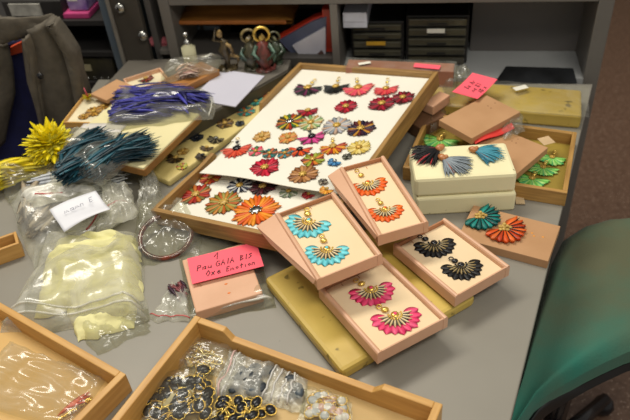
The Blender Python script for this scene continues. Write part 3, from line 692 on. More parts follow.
# ------------------------------------------------------------------ right cluster
RT = [(428, 114), (579, 131), (566, 192), (402, 168)]
MR, rw_, rdp = pose(RT, .028, .028, 4000)
tray('wooden_drawer_tray', 'wooden drawer tray with green fan earrings, at the right table edge', MR, rw_, rdp, .028, .008, (WOOD, WOODY), mat('yellow_drawer_lining', 'a08a3c', .4, '8c7832', 10, bump=.2), group='drawer trays')
GREEN = ['70c858', '98dc70', '50b068', 'b8e888']
for c, r, lab in (((552, 158), 12, 'farthest of the three green fan earrings beside the paper tag'), ((543, 168), 13, 'middle one of the three green fan earrings by the tray side'), ((532, 179), 14, 'nearest of the three green fan earrings by the tray side'), ((440, 140), 15, 'lone green fan earring behind the cream foam block')):
    flower(MR, .0055, c, r, GREEN, 15, True, (c[0]+3, c[1]-5), 'gold', lab, name='fan_earring', group='green fan earrings in the drawer tray', inner=.1, wfac=3.4, rw=1.25, cr=.14)
# yellow wrapped slab
o, M, w, d = flat('wrapped_foam_slab', 'ochre foam slab wrapped in clear plastic behind the kraft lids', 'foam', [(440, 82), (583, 88), (581, 114), (425, 104)], .030, 0, YEL, bevel=.005)
mw = MB()
def wrapf(u, v):
    return (-.012+(w+.024)*u, -.01+(d+.016)*v, .0325+.004*abs(noise.noise(Vector((u*9, v*5, 3))))+.003*abs(noise.noise(Vector((u*25, v*14, 8)))))
mw.grid(wrapf, 40, 20); wr = mw.build('plastic_wrap', PL, o)
p = loc(M, 516, 91, .040); p2 = loc(M, 536, 84, .037)
MB().box(0, 0, 0, .028, .013, .0006).build('tape_label', WHITE, o, T(p) @ RZ(.6))
kA = flat('closed_kraft_box', 'flat kraft box lid on top in front of the pink note', 'box', [(440, 119.5), (487, 92.5), (519.5, 112.6), (471.6, 140)], .014, .046, KR, 'kraft lids')
kB = flat('closed_kraft_box', 'flat kraft box lid lying in the drawer tray behind the foam block', 'box', [(466, 151), (500, 130), (548, 146), (517, 174.5)], .014, .029, KR, 'kraft lids')
for kk, pts in ((kA, ((488, 106), (495, 103), (491, 108))), (kB, ((512, 141), (518, 139), (516, 143)))):
    m = MB()
    for a in pts: q = loc(kk[1], *a, .014); m.ell(q, (.0012, .0012, .0004), nu=6, nv=4)
    m.build('pin_holes', mat('hole_brown', '6a3e22', .8), kk[0])
# pillar under lid A: stacked small box
flat('small_kraft_box', 'small kraft box mostly hidden beneath the top kraft lid', 'box', [(452, 116), (487, 99), (510, 113), (474, 132)], .016, .0292, KRP, 'kraft lids')
# red strap
a = at(474, 141, .050); b = at(513, 126, .050)
m = MB(); m.grid(lambda u, v: tuple(a.lerp(b, u)+Vector((0, -.009+.018*v, .002*math.sin(7*u)))), 12, 2); m.grid(lambda u, v: tuple(a.lerp(b, u)+Vector((0, .009-.018*v, -.0012+.002*math.sin(7*u)))), 12, 2)
tag(m.build('red_strap', mat('red_ribbon', 'd83a34', .5), None), 'bright red strap squeezed between the two kraft lids', 'strap')
M, w, d = pose([(537, 138), (548, 137), (556, 142), (544, 145)], .0006, .0315, 4000)
tag(MB().box(0, 0, 0, w, d, .0006).build('paper_tag', mat('tan_paper', 'd3b48a', .7), None, M), 'small blank tan paper tag on the drawer tray', 'tag')
M, w, d = pose([(514, 192), (523, 191), (525, 204), (516, 203)], .002, .004, 4000)
tag(MB().box(0, 0, 0, w, d, .002).build('paper_tag', mat('pale_tan_paper', 'c9b088', .7), None, M), 'small pale tag sticking out at the right foot of the foam block', 'tag')
# pink note with writing
STR = {'1': [[(0, .45), (.35, 1), (.35, 0)]], 'P': [[(.1, 0), (.1, 1), (.5, .9), (.5, .6), (.1, .5)]], 'a': [[(.5, .5), (.1, .45), (.1, .1), (.45, .1), (.5, .5), (.55, 0)]],
 'u': [[(.1, .5), (.1, .1), (.45, .1), (.5, .5), (.55, 0)]], 'o': [[(.1, .3), (.3, .5), (.5, .3), (.3, .05), (.1, .3)]],
 'G': [[(.5, .85), (.2, .95), (0, .5), (.2, 0), (.5, .1), (.5, .45), (.3, .45)]], 'A': [[(0, 0), (.25, 1), (.5, 0)], [(.1, .4), (.42, .4)]], 'I': [[(.2, 0), (.2, 1)]],
 'B': [[(.1, 0), (.1, 1), (.45, .8), (.1, .55), (.5, .25), (.1, 0)]], 'S': [[(.5, .9), (.1, .8), (.45, .4), (.05, .05)]], 'O': [[(.25, 1), (0, .5), (.25, 0), (.5, .5), (.25, 1)]],
 'x': [[(0, .6), (.4, 0)], [(.4, .6), (0, 0)]], 'e': [[(.05, .3), (.45, .35), (.3, .6), (.05, .3), (.2, 0), (.5, .1)]], 'E': [[(.5, 1), (.1, .95), (.1, 0), (.5, .05)], [(.1, .5), (.4, .5)]],
 'm': [[(0, 0), (.05, .5), (.25, .1), (.3, .5), (.5, .1), (.55, 0)]], 't': [[(.25, .9), (.25, 0)], [(0, .6), (.5, .6)]], 'i': [[(.15, .5), (.2, 0)]], 'n': [[(0, 0), (.05, .5), (.35, .5), (.4, 0)]], 'r': [[(0, 0), (.05, .55), (.35, .5)]], ' ': []}
def write(m, s, x, y, h, z, sl=0., adv=.72, r=.0005):
    for ch in s:
        for st in STR.get(ch, []):
            m.tube([(x+px_*h+sl*py_*h, y+py_*h+(x*0), z) for px_, py_ in st], r, 5)
        x += h*(adv if ch not in ' iI1' else .5)
    return m
def note(label, q, h, lines, tw=150., curl=.002, r=.0005, t=.0006):
    M, w, d = pose(q, t, h, tw); o = thing('pink_note', label, 'note', M, 'pink paper notes')
    m = MB(); cz = lambda u, v: curl*(2*u-1)**2
    m.grid(lambda u, v: (w*u, d*v, t+cz(u, v)), 16, 4); m.grid(lambda u, v: (w*(1-u), d*v, cz(1-u, v)), 16, 4)
    m.build('paper', PINKN, o)
    if lines:
        m = MB()
        for (s, x, y, hh) in lines: write(m, s, x*w, y*d, hh*d, t+curl*.9*(2*x-1)**2*.6+.0003, .25, r=r)
        m.build('handwriting', INK, o)
    return o
note('pink paper note on the wrapped slab behind the top kraft lid', [(452, 92), (473, 72), (496, 81), (478, 101)], .066, [('Bx Ar', .3, .6, .2), ('ne BI', .25, .33, .2), ('AB x', .3, .08, .18)], r=.0006)
# pinkish wrapped box behind the tray's far end
PB = [(352, 63), (452, 66), (438, 92), (345, 84)]
o, M, w, d = flat('wrapped_kraft_box', 'pinkish brown box in clear wrap behind the far end of the display tray', 'box', [(350, 60), (456, 63), (452.5, 71), (344, 67.5)], .066, 0, mat('reddish_kraft', 'a8715a', .6, '99644e', 12), bevel=.002)
m = MB(); m.grid(lambda u, v: (-.004+(w+.008)*u, -.004+(d+.008)*v, .0675+.002*abs(noise.noise(Vector((u*8, v*5, 4))))), 30, 14)
m.grid(lambda u, v: (w+.004+.006*v+.003*noise.noise(Vector((u*9, v*3, 1))), d*u, .067*(1-v)+.001), 14, 6)
m.build('plastic_wrap', PL, o)
M2, w2, d2 = pose([(415, 63), (441, 65.5), (439, 69), (413, 67)], .0006, .0705, 4000)
tag(MB().box(0, 0, 0, w2, d2, .0006).build('pink_note', PINKN, None, M2), 'blank narrow pink note on the wrapped box behind the display tray', 'note', 'pink paper notes')
M2, w2, d2 = pose([(358, 63), (370, 61), (371, 63), (359, 65)], .0006, .0705, 4000)
tag(MB().box(0, 0, 0, w2, d2, .0006).build('white_label', WHITE, None, M2), 'small white label on the wrapped box behind the display tray', 'label')
o, M, w, d = flat('small_kraft_box', 'small kraft box wedged beside the far right corner of the display tray', 'box', [(427, 98), (437, 91), (452, 93), (430, 113)], .020, .03, KRP, 'kraft lids', bevel=.002)
flat('brown_carton', 'brown carton standing in the dark gap beside the display tray', 'box', [(405, 116), (432, 106), (446, 113), (420, 132)], .028, 0, mat('dark_brown_card', '6b4a30', .6), bevel=.002)
# crumpled film in the gap
def bag(name, label, q, H_, m_, base=0., nz=.004, seed=0, n=34, edge=.12, bumps=(), parent_label=None, group=None, pieces=None, cat='bag', jit=.006, bz=.0008):
    """closed film pouch whose outline follows four or more pixel corners (far-left, far-right, near-right, near-left)"""
    P = [at(*c, base+.004) for c in q]
    def pt(u, v):
        a = P[0].lerp(P[1], u); b = P[3].lerp(P[2], u); p = b.lerp(a, v)
        e = jit*noise.noise(Vector((u*6+seed, v*6, 5.5))); e2 = jit*noise.noise(Vector((u*6, v*6+seed, 9.5)))
        return Vector((p.x+e, p.y+e2, 0))
    def hh(u, v, p):
        ed = min(u, 1-u, v, 1-v)/edge; ed = min(1., ed)**.6
        z = H_*ed*(.75+.5*noise.noise(Vector((u*3+seed, v*3, 0))))
        for (bx, by, br, bh) in bumps:
            c = at(bx, by, base); r2 = ((p.x-c.x)**2+(p.y-c.y)**2)/br**2; z += bh*math.exp(-r2)*ed
        z += .8*ed*nz*(1-2*abs(noise.noise(Vector((u*5+seed, v*5, 3)))))+ed*nz*.18*(1-2*abs(noise.noise(Vector((u*15, v*15+seed, 7)))))
        return max(z, .0008)
    c0 = sum(P, Vector())/4; M = T((c0.x, c0.y, TZ+base)); Mi = Vector((c0.x, c0.y, 0))
    t = thing(name, label, cat, M, group)
    m = MB(); m.grid(lambda u, v: (lambda p: (p.x-c0.x, p.y-c0.y, hh(u, v, p)))(pt(u, v)), n, n)
    m.grid(lambda u, v: (lambda p: (p.x-c0.x, p.y-c0.y, bz))(pt(1-u, v)), n//2, n//2)
    m.build('film', m_, t)
    return t, pt, (lambda u, v: hh(u, v, pt(u, v))), c0
def zipstrip(b, u0, v0, u1, v1, m_, w=.0025, name='zip_strip', off=.001):
    t, pt, hh, c0 = b; pts = []
    for i in range(17):
        s = i/16; u = u0+(u1-u0)*s; v = v0+(v1-v0)*s; p = pt(u, v); pts.append((p.x-c0.x, p.y-c0.y, hh(u, v)+off))
    MB().tube(pts, w/2, 6).build(name, m_, t)
REDZ = mat('red_zip', 'c8605e', .4); CLZ = plastic('zip_film', .4)
bag('film_wrap', 'crumpled clear film in the dark gap beside the display tray', [(425, 112), (448, 100), (445, 120), (428, 145)], .03, PLY, .0, seed=2)
bag('film_wrap', 'crumpled clear film bunched behind the pink note on the right', [(440, 76), (468, 70), (470, 86), (446, 98)], .03, PL, .03, seed=5, cat='film')
bag('cellophane_sheet', 'clear cellophane lying over the farther kraft lid', [(500, 118), (520, 112), (526, 130), (504, 138)], .008, PL, .046, seed=6, cat='film')
# foam block with three feather earrings
M, w, d = pose([(409, 147), (506, 142), (518, 173), (414, 181)], .075, .075, 1500)
fb = thing('foam_block', 'cream foam block of two layers carrying the three feather earrings', 'foam block', M)
B(.001, .001, .037, w, d, .075).build('upper_layer', FOAM, fb, bevel=.006)
B(.004, -.002, 0, w+.002, d-.002, .0365).build('lower_layer', FOAM, fb, bevel=.004)
def feather(c, tipdir, L_, cols, label, spread=.8):
    h = loc(M, *c, .0755); q = loc(M, *tipdir, .0755); a0 = math.atan2(q.y-h.y, q.x-h.x); R = (q-h).length*L_
    t = thing('feather_earring', label, 'earring', M @ T((h.x, h.y, .0755)), 'feather earrings on the foam block')
    m = MB(); ms = [pm(x) for x in cols]; nn = 60
    for i in range(nn):
        a = a0+(i/(nn-1)-.5)*spread*2; rr = R*1.08*random.uniform(.75, 1.08)*(1-.3*abs(i/(nn-1)-.5)); z0 = random.uniform(.001, .004)
        k = 0 if random.random() < .78 else random.randrange(1, len(cols))
        m.blade((R*.03*math.cos(a), R*.03*math.sin(a), .003+z0*.3), (rr*math.cos(a), rr*math.sin(a), z0*(.8 if k else 1)), R*.1, .002, k)
    m.build('feathers', ms, t)
    m = MB(); m.ell((-R*.04*math.cos(a0), -R*.04*math.sin(a0), .005), (R*.18, R*.13, .005), rot=a0)
    m.ell((R*.1*math.cos(a0+.9), R*.1*math.sin(a0+.9), .006), (R*.08, R*.08, .004))
    m.build('wrapped_cap', mat('copper_cap', 'c98a58', .35, '9a5f34', 60), t)
feather((439, 150), (414, 161), 1.0, ['141316', 'c03a40', '2a1418'], 'black feather earring with red tips, leftmost on the foam block')
feather((443, 160), (467, 172), 1.0, ['8f9aa2', '788088', 'b06450', '6a727c'], 'grey feather earring in the middle of the foam block')
feather((474, 152), (502, 157), 1.0, ['4a9fb4', '3c8ca4', '9a5c50', '2d6f88'], 'turquoise blue feather earring, rightmost on the foam block')
# kraft lid with teal and orange pleated earrings
o, MK, w, d = flat('closed_kraft_box', 'flat kraft box lid with a teal and an orange pleated earring on it', 'box', [(475, 207), (560, 224.5), (549, 262), (456, 236)], .016, 0, KR, 'kraft lids')
m = MB()
for a in ((532, 233), (534, 236), (543, 237)): q = loc(MK, *a, .016); m.ell(q, (.0022, .0016, .0003), nu=8, nv=4)
m.build('orange_marks', mat('orange_mark', 'f0a040', .6), o)
def pleat(L, R_, c, tip, cols, label):
    h = loc(MK, *c, .0165); l = loc(MK, *L, .0165); r = loc(MK, *R_, .0165); q = loc(MK, *tip, .0165)
    a0 = math.atan2(q.y-h.y, q.x-h.x); R = (q-h).length*1.45
    t = thing('pleated_earring', label, 'earring', MK @ T((h.x, h.y, .0165)), 'pleated earrings on the kraft lid')
    m = MB(); nn = 11
    for i in range(nn):
        a = a0+(i/(nn-1)-.5)*3.5; m.petal(a, R*.2, R*random.uniform(.94, 1.02), R*.56, .003, .0006, .002, i % len(cols), point=.85, fold=.35)
    m.build('pleats', [pm(x) for x in cols], t)
    m = MB()
    for i in range(nn-1):
        a = a0+((i+.5)/(nn-1)-.5)*3.5; m.petal(a, R*.25, R*.96, R*.05, .001, .0055, .0015, point=.8)
    m.build('dark_threads', BLK, t)
    m = MB()
    for i in range(9): m.ell((R*.16*math.cos(i*2.4)*math.sqrt(i/3), R*.16*math.sin(i*2.4)*math.sqrt(i/3), .006), (R*.1, R*.1, .0022), nu=8, nv=5)
    m.build('gold_beads', GOLDP, t)
pleat((466, 226), (502, 219), (480, 218), (492, 224), ['0c7c74', '14948a', '0a5c58'], 'dark teal pleated earring at the far left of the kraft lid')
pleat((490, 240), (524, 234), (504, 230), (515, 238), ['e85a18', 'f07028', 'c84010'], 'bright orange pleated earring beside the teal one')
# ------------------------------------------------------------------ back-left yellow tray with dark earrings
Y3 = [(268, 78), (300, 84), (168, 183), (137, 165)]
o, MY, w, d = flat('yellow_display_board', 'long yellow foam board with dark earrings, left of the display tray', 'board', Y3, .014, 0.0, YELL, bevel=.004)
DK = 'dark earrings on the yellow board'
for c, r, cols, n, half, lab, ct in (
 ((176, 158), 10, ['3c2c18', '6b5228', '2a2014'], 13, 1, 'dark brown crescent earring, nearest on the yellow board', 'goldp'),
 ((183, 152), 6, ['c8a050', 'a88038', 'd8b868'], 9, 0, 'small gold flower earring inside the dark brown crescent', 'gold'),
 ((197, 138), 7, ['141820', '1c2430'], 9, 0, 'blue black leafy earring near the cream board', 'black'),
 ((203, 156), 8, ['2c2010', '4a3820', '181208'], 12, 1, 'blackish brown earring beside the display tray edge', 'black'),
 ((207, 148), 7, ['3a2c1c', '6a5434'], 11, 1, 'brown earring directly above the blackish brown one', 'goldp'),
 ((216, 139), 9, ['2a2418', '8c8060', '1c1812'], 12, 1, 'beaded dark and cream earring in the middle of the yellow board', 'silver'),
 ((225, 124), 9, ['6a4c24', '9a7838', '3c2c18'], 12, 0, 'brown open ring earring on the yellow board', 'goldp'),
 ((240, 124), 5, ['22282c', '343c40'], 9, 0, 'small black earring beside the top white card', 'black'),
 ((246, 112), 9, ['2c8c88', 'c86838', '4ca89c'], 12, 0, 'teal and orange earring towards the far end of the yellow board', 'gold'),
 ((256, 102), 8, ['38988c', '58b8a4', '2c6c68'], 11, 0, 'teal green earring near the far end of the yellow board', 'gold'),
 ((268, 94), 7, ['e87030', 'f08848'], 11, 0, 'small orange earring at the far end of the yellow board', 'goldp'),
 ((182, 167), 6, ['d0c040', 'b8c068', 'c87058'], 9, 0, 'small yellow and pink earring at the near end of the yellow board', 'goldp')):
    flower(MY, .0145, c, r, cols, n, bool(half), None, ct, lab, group=DK, rings=0)
# cream board (drawer) carrying the purple bag
o, M, w, d = flat('cream_board_box', 'cream topped shallow box with brown edges under the purple bag', 'box', [(118, 106), (206, 111), (139, 163), (58, 148)], .018, HD, mat('cream_board', 'd9cfa0', .6, 'cfc596', 6), bevel=.002)
B(-.001, -.002, .001, w+.0015, -.0002, .014).build('brown_edge', mat('brown_edge', '9a6c34', .5), o); B(w+.0002, 0, .001, w+.002, d, .014).build('brown_edge', mat('brown_edge', ''), o)
for kids in ():
    pass
# open boxes on the riser
def openbox(label, q, t, h0, m_in, tw=3000, mo=KRP, name='kraft_tray'):
    M, w, d = pose(q, t, h0+t, tw); th = .003; o = thing(name, label, 'box', M, 'open kraft trays on the riser')
    B(th, th, 0, w-th, d-th, t*.45).build('lining', m_in, o)
    B(0, 0, 0, w, th, t).build('side_wall', mo, o); B(0, d-th, 0, w, d, t).build('side_wall', mo, o)
    B(0, th, 0, th, d-th, t).build('side_wall', mo, o); B(w-th, th, 0, w, d-th, t).build('side_wall', mo, o)
    return M, w, d, t*.45
M1, w, d, zz = openbox('open shallow wooden tray with gold flower pieces, below the kraft flap', [(86, 96), (130, 92), (112, 124), (60, 121)], .012, HD, mat('cream_lining', 'ddd2b0', .7), mo=PLY1)
for c, r, lab in (((94, 112), 9, 'gold flower piece at the near side of the shallow wooden tray'), ((84, 117), 6, 'little gold flower piece by the left corner of the shallow wooden tray'), ((104, 107), 6, 'gold flower piece by the kraft flap in the shallow wooden tray')):
    flower(M1, zz+.0002, c, r, ['a8782c', 'c89840', '7c5820'], 13, False, None, 'gold', lab, name='gold_flower', cat='ornament', group='gold flower pieces')
M1, w, d, zz = openbox('open kraft tray with a dark red brooch, farthest of the open trays', [(124, 78), (158, 69.5), (172, 79), (130, 90)], .016, HD, mat('cream_lining', ''), mo=KRP)
flower(M1, zz+.0002, (146, 79), 8, ['5c2420', '2c3c2c', 'a83828'], 12, True, None, 'goldp', 'dark red and green brooch in the farthest open kraft tray', name='brooch', cat='brooch', group='brooches')
o, M, w, d = flat('kraft_flap_box', 'plain kraft lid tilted over the corner of the shallow wooden tray', 'box', [(93, 93), (116, 75), (131, 85), (106, 105)], .008, HD+.0165, KR)
o, M, w, d = flat('orange_wood_tray', 'orange brown wooden tray under a clear bag, right of the open kraft trays', 'tray', [(164, 79), (200, 62), (221, 69), (180, 88)], .016, HD, mat('orange_wood_box', 'a8743c', .5, '94622e', 12), bevel=.002)
# yellow tassel end
b = at(88, 97, HD+.015); t = thing('yellow_tassel', 'small yellow topped pin standing at the corner of the wooden tray', 'tassel', T((b.x, b.y, TZ+HD+.012)))
m = MB()
for i in range(24):
    a = random.uniform(0, 6.28); m.blade((0, 0, .002), (.012*math.cos(a), .012*math.sin(a), random.uniform(0, .012)), .004)
m.build('fringe', pm('e8d010'), t); MB().tube([(0, 0, .004), (-.003, .002, .024)], [.002, .001]).build('pink_stem', pm('d86070'), t)
# ------------------------------------------------------------------ bags and feathers at the left
def bundle(name, label, cat, pts, cols, base, n, L_, w, spread, kind=None, hmax=.02, group=None, lift=0.):
    """feather bundle: pts = list of (root px, tip px) axes"""
    c0 = at(*pts[0][0], base); t = thing(name, label, cat, T((c0.x, c0.y, TZ+base)), group); m = MB()
    for i in range(n):
        a, b = random.choice(pts); A_ = at(*a, base); B_ = at(*b, base); d_ = (B_-A_)
        sd = Vector((-d_.y, d_.x, 0)).normalized()
        o1 = random.gauss(0, spread*.5); o2 = random.gauss(0, spread)
        z0 = random.uniform(.001, hmax); s0 = random.uniform(0, .35); s1 = random.uniform(.6, 1.08)
        p0 = A_+d_*s0+sd*o1; p1 = A_+d_*s1+sd*o2
        p0.z = TZ+base+z0; p1.z = TZ+base+max(.001, z0+random.uniform(-.006, .004)+lift*s1)
        m.blade(p0-c0+Vector((0, 0, 0)) , p1-c0, w*random.uniform(.6, 1.3), random.uniform(0, .006), random.randrange(len(cols)))
    for i in range(len(m.v)): x, y, z = m.v[i]; m.v[i] = (x, y, z-0)
    m.build('feathers', [pm(c) for c in cols], t, kind=kind); return t
# purple
bundle('feather_bundle', 'bundle of dark purple blue feathers in a clear bag on the cream board', 'feathers', [((110, 122), (172, 112)), ((115, 100), (190, 100)), ((112, 112), (186, 106)), ((170, 102), (208, 107))], ['2c2a78', '38389a', '4646b0', '1c1c50'], HD+.018, 800, 1, .008, .013, hmax=.022)
b = bag('clear_bag', 'clear plastic bag around the purple blue feathers', [(118, 92), (214, 94), (215, 117), (104, 131)], .026, PL, HD+.018, seed=11, bumps=())
zipstrip(b, .97, .02, .97, .98, CLZ)
# bag over the orange wood tray, pink content
bundle('feather_bundle', 'pinkish cream feathers in the clear bag on the orange brown tray', 'feathers', [((176, 80), (200, 70)), ((182, 78), (196, 74))], ['e0b8a0', 'e8d0c0', 'c8988c'], HD+.017, 60, 1, .007, .01, hmax=.016)
bag('clear_bag', 'clear plastic bag on the orange brown tray in front of the pump bottle', [(166, 66), (222, 56), (218, 70), (160, 84)], .026, PL, HD+.017, seed=13, nz=.007)
# teal
bundle('feather_bundle', 'bundle of dark teal feathers in a clear bag at the left', 'feathers', [((78, 178), (120, 150)), ((88, 180), (152, 143)), ((64, 168), (108, 140)), ((60, 186), (96, 160)), ((100, 168), (152, 150)), ((60, 178), (100, 158))], ['0e3644', '164a5a', '0c2c36', '205e6e'], HD+.019, 1000, 1, .009, .015, hmax=.028)
b = bag('clear_bag', 'clear plastic bag around the dark teal feathers', [(74, 133), (155, 140), (103, 184), (52, 176)], .034, PL, HD+.018, seed=17, nz=.006)
zipstrip(b, .02, .93, .98, .93, CLZ)
M, w, d = pose([(86, 122), (126, 127), (114, 138), (66, 142)], .001, HD+.0195, 3000)
tag(MB().grid(lambda u, v: (w*u, d*v, .004*math.sin(2.5*u)+.002*math.sin(5*v)), 12, 8).build('paper_slip', mat('white_paper', 'd4cfc8', .7), None, M), 'white paper slip lying above the teal feathers', 'paper')
bpy.data.objects['paper_slip'].modifiers.new('s', 'SOLIDIFY').thickness = .0008
# white feathers beneath teal
bundle('feather_bundle', 'white feathers spread below the bag of teal feathers', 'feathers', [((50, 198), (126, 184)), ((30, 196), (112, 190)), ((60, 205), (130, 188))], ['d8dce0', 'c8ccd4', 'e8e8ea'], .006, 120, 1, .01, .012, hmax=.03)
# yellow burst
c0 = at(53, 149, .05); t = thing('yellow_feather_puff', 'big bright yellow spiky feather puff at the left', 'feathers', T((c0.x, c0.y, TZ)))
m = MB()
for i in range(560):
    a = random.uniform(0, 2*PI); el = random.uniform(-.25, 1.3); R = random.uniform(.03, .05)*(1.3 if i % 9 == 0 else 1)
    dv = Vector((math.cos(a)*math.cos(el), math.sin(a)*math.cos(el), math.sin(el)))
    m.blade(Vector((0, 0, .055))+dv*.006, Vector((0, 0, .055))+dv*R, .015, .002, i % 3)
for i in range(110):
    p = Vector((random.uniform(.0, .07), random.uniform(-.01, .03), .05+random.uniform(-.01, .01)))
    m.blade(p, p+Vector((random.uniform(.01, .035), random.uniform(-.01, .012), random.uniform(-.01, .01))), .008, .001, i % 3)
m.build('feathers', [mat('puff_%s' % c, c, .6, c, 20, trans=.35) for c in ('fff020', 'fbe800', 'fff860')], t)
MB().ell((0, 0, .055), (.024, .024, .022), nu=16, nv=10).build('bounce_core', pm('fff010'), t)  # yellow ball added inside the puff to bounce light into its feathers
MB().lathe([(0, 0), (.02, 0), (.015, .02), (.01, .033), (0, .034)]).build('stem', pm('c8b020'), t)
# yellow feather bag at left edge
bundle('feather_bundle', 'yellow feathers in a clear bag at the left edge of the table', 'feathers', [((-14, 196), (14, 178)), ((-8, 186), (30, 172)), ((0, 182), (56, 172))], ['ffe818', 'f8dc10', 'fff060'], .012, 260, 1, .014, .012, hmax=.032)
b = bag('clear_bag', 'clear plastic bag of yellow feathers below the yellow puff', [(-6, 172), (62, 160), (66, 182), (8, 202)], .045, PL, .004, seed=23, nz=.006)
# bag with the paper note
bundle('folded_fabric', 'beige netting folded in the large clear bag with the paper note', 'fabric', [((34, 240), (60, 210)), ((40, 215), (96, 200)), ((30, 230), (46, 190))], ['b8a890', 'a89880', 'd8d0c8'], .004, 90, 1, .016, .014, hmax=.03)
b = bag('clear_bag', 'large clear zip bag with a white paper note, beside the yellow feathers bag', [(8, 200), (112, 186), (138, 212), (34, 268)], .044, PLM, .002, seed=29, nz=.009, bumps=((45, 225, .035, .012),))
zipstrip(b, .52, .05, .985, .25, REDZ, .003)
b2 = bag('clear_bag', 'empty clear zip bag sticking out right of the paper note', [(104, 180), (131, 190), (138, 214), (96, 232)], .02, PLM, .03, seed=31, nz=.007)
b3 = bag('clear_bag', 'white backed zip bag with a red strip under the teal feathers', [(20, 194), (90, 178), (96, 192), (34, 206)], .012, plastic('white_film', .7, gl=.06), .038, seed=33, nz=.004)
zipstrip(b3, .15, .5, .5, .35, REDZ)
M, w, d = pose([(50, 209), (97, 190), (108, 207), (65, 236)], .001, .060, 120)
pn_ = thing('paper_note', 'crumpled white paper note with faint handwriting in the zip bag', 'note', M)
def pz(u, v): return .004*math.sin(3*u+v)+.003*math.sin(6*v+2*u)
m = MB(); m.grid(lambda u, v: (w*u, d*v, pz(u, v)), 16, 12); pp = m.build('paper', mat('white_paper2', 'dedfe4', .6, 'd6d7de', 12), pn_)
s_ = pp.modifiers.new('s', 'SOLIDIFY'); s_.thickness = .0008
m = MB(); write(m, 'mamn E', w*.2, d*.5, d*.18, .0075, .2); m.build('handwriting', mat('faint_ink', '8c90a0', .7), pn_)
# pale yellow bag
c0 = at(88, 285, .0)
pf_ = thing('feather_bundle', 'thick fold of pale yellow feathers in the large bag', 'feathers', T((c0.x, c0.y, TZ)))
def lay(q, z0, H_, seed, nm, mm):
    P = [at(*c, z0) for c in q]
    def f_(u, v):
        a = P[0].lerp(P[1], u); b_ = P[3].lerp(P[2], u); p = b_.lerp(a, v)-c0
        ed = (min(1, min(u, 1-u)*5)**.5)*(min(1, min(v, 1-v)*4)**.5)
        z = z0+H_*ed*(.8+.35*noise.noise(Vector((u*2.5+seed, v*4, 1))))+ed*.005*noise.noise(Vector((u*9, v*18+seed, 3)))
        return (p.x+.006*noise.noise(Vector((u*5, v*5, seed))), p.y+.006*noise.noise(Vector((u*5, v*5, seed+4))), max(z, z0))
    m = MB(); m.grid(f_, 40, 34); m.grid(lambda u, v: (lambda q_: (q_[0], q_[1], z0-.001))(f_(1-u, v)), 16, 12)
    return m.build(nm, mm, pf_)
PY = mat('pale_yellow_down', 'efeab0', .85, 'e4dea0', 30, bump=.5, bscale=90, trans=.15)
lay([(60, 244), (136, 238), (142, 262), (40, 280)], .006, .040, 1, 'fold', PY)
lay([(46, 268), (140, 256), (144, 300), (34, 318)], .003, .032, 5, 'fold', PY)
lay([(60, 292), (142, 282), (134, 328), (78, 342)], .002, .022, 9, 'fold', PY)
b = bag('clear_bag', 'large clear zip bag full of pale yellow feathers', [(52, 240), (140, 236), (150, 320), (2, 334)], .048, PLM, .0, seed=41, nz=.006, jit=.008)
for i_, vv in enumerate((.05, .09)): zipstrip(b, .02, vv, .98, vv+.04, CLZ, .004)
b = bag('clear_bag', 'flat empty end of a clear bag beneath the pale yellow feathers', [(70, 318), (148, 308), (150, 330), (95, 354)], .012, PL, .0, seed=43, nz=.006)
# tortoiseshell bangle in a bag
c = at(166, 237, .012); r1 = (at(195, 237, .012)-at(137, 237, .012)).length/2
t = thing('bangle', 'tortoiseshell brown bangle in a crumpled clear bag', 'bangle', T((c.x, c.y, TZ)))
m = MB(); m.tube([(r1*.86*math.cos(a), r1*.86*math.sin(a), .014+.010*math.sin(a)) for a in [2*PI*i/40 for i in range(40)]], .0042, 8, closed=True)
m.build('ring', mat('tortoiseshell', '7a2e14', .15, '2a120a', 70, coat=.6), t)
bag('clear_bag', 'crumpled clear bag with the tortoiseshell bangle', [(137, 216), (190, 207), (203, 250), (132, 268)], .032, PL, .0, seed=47, nz=.012, bumps=((150, 222, .02, .012),))
bag('clear_bag', 'bunched clear film against the near left corner of the display tray', [(140, 186), (158, 180), (164, 206), (138, 216)], .03, PLM, .0, seed=48, nz=.01)
# kraft box in clear bag with the pink note
o, MZ, w, d = flat('kraft_box', 'closed kraft box in a clear bag under the large pink note', 'box', [(181, 259), (244, 244), (263, 293), (196, 312)], .020, 0, KRP, bevel=.002)
for a in ((226, 284), (229, 293)): q = loc(MZ, *a, .02); MB().ell(q, (.0025, .0018, .0005), nu=8, nv=4).build('orange_mark', mat('orange_mark2', 'f08030', .6), o)
b = bag('clear_bag', 'clear bag pulled tight over the kraft box under the pink note', [(176, 246), (250, 226), (277, 306), (190, 322)], .0215, PLT, .0, seed=51, nz=.0012, edge=.1, jit=.003)
zipstrip(b, .03, .04, .97, .06, CLZ, .004)
note('large pink paper note reading 1 Pau GAIA BIS, on the bagged kraft box', [(183, 256), (254, 246), (267, 266.5), (195, 282)], .0262, [('1', .36, .70, .24), ('Pau', .09, .42, .2), ('GAIA', .36, .42, .2), ('BIS', .7, .42, .19), ('Oxe', .2, .14, .2), ('Emotion', .48, .14, .17)], curl=.0001, r=.0007, tw=500)
# small zip bag
bundle('bead_pieces', 'dark plum bead pieces in the tiny zip bag', 'beads', [((168, 286), (184, 300)), ((178, 284), (186, 296))], ['5c3040', '40283c', '8c4c50'], .002, 30, 1, .005, .006, hmax=.008)
b = bag('small_zip_bag', 'tiny clear zip bag with a red strip beside the bagged kraft box', [(172, 281), (189, 284), (190, 322), (150, 318)], .011, PLM, .0, seed=53, nz=.003)
zipstrip(b, .03, .07, .97, .05, REDZ, .002)
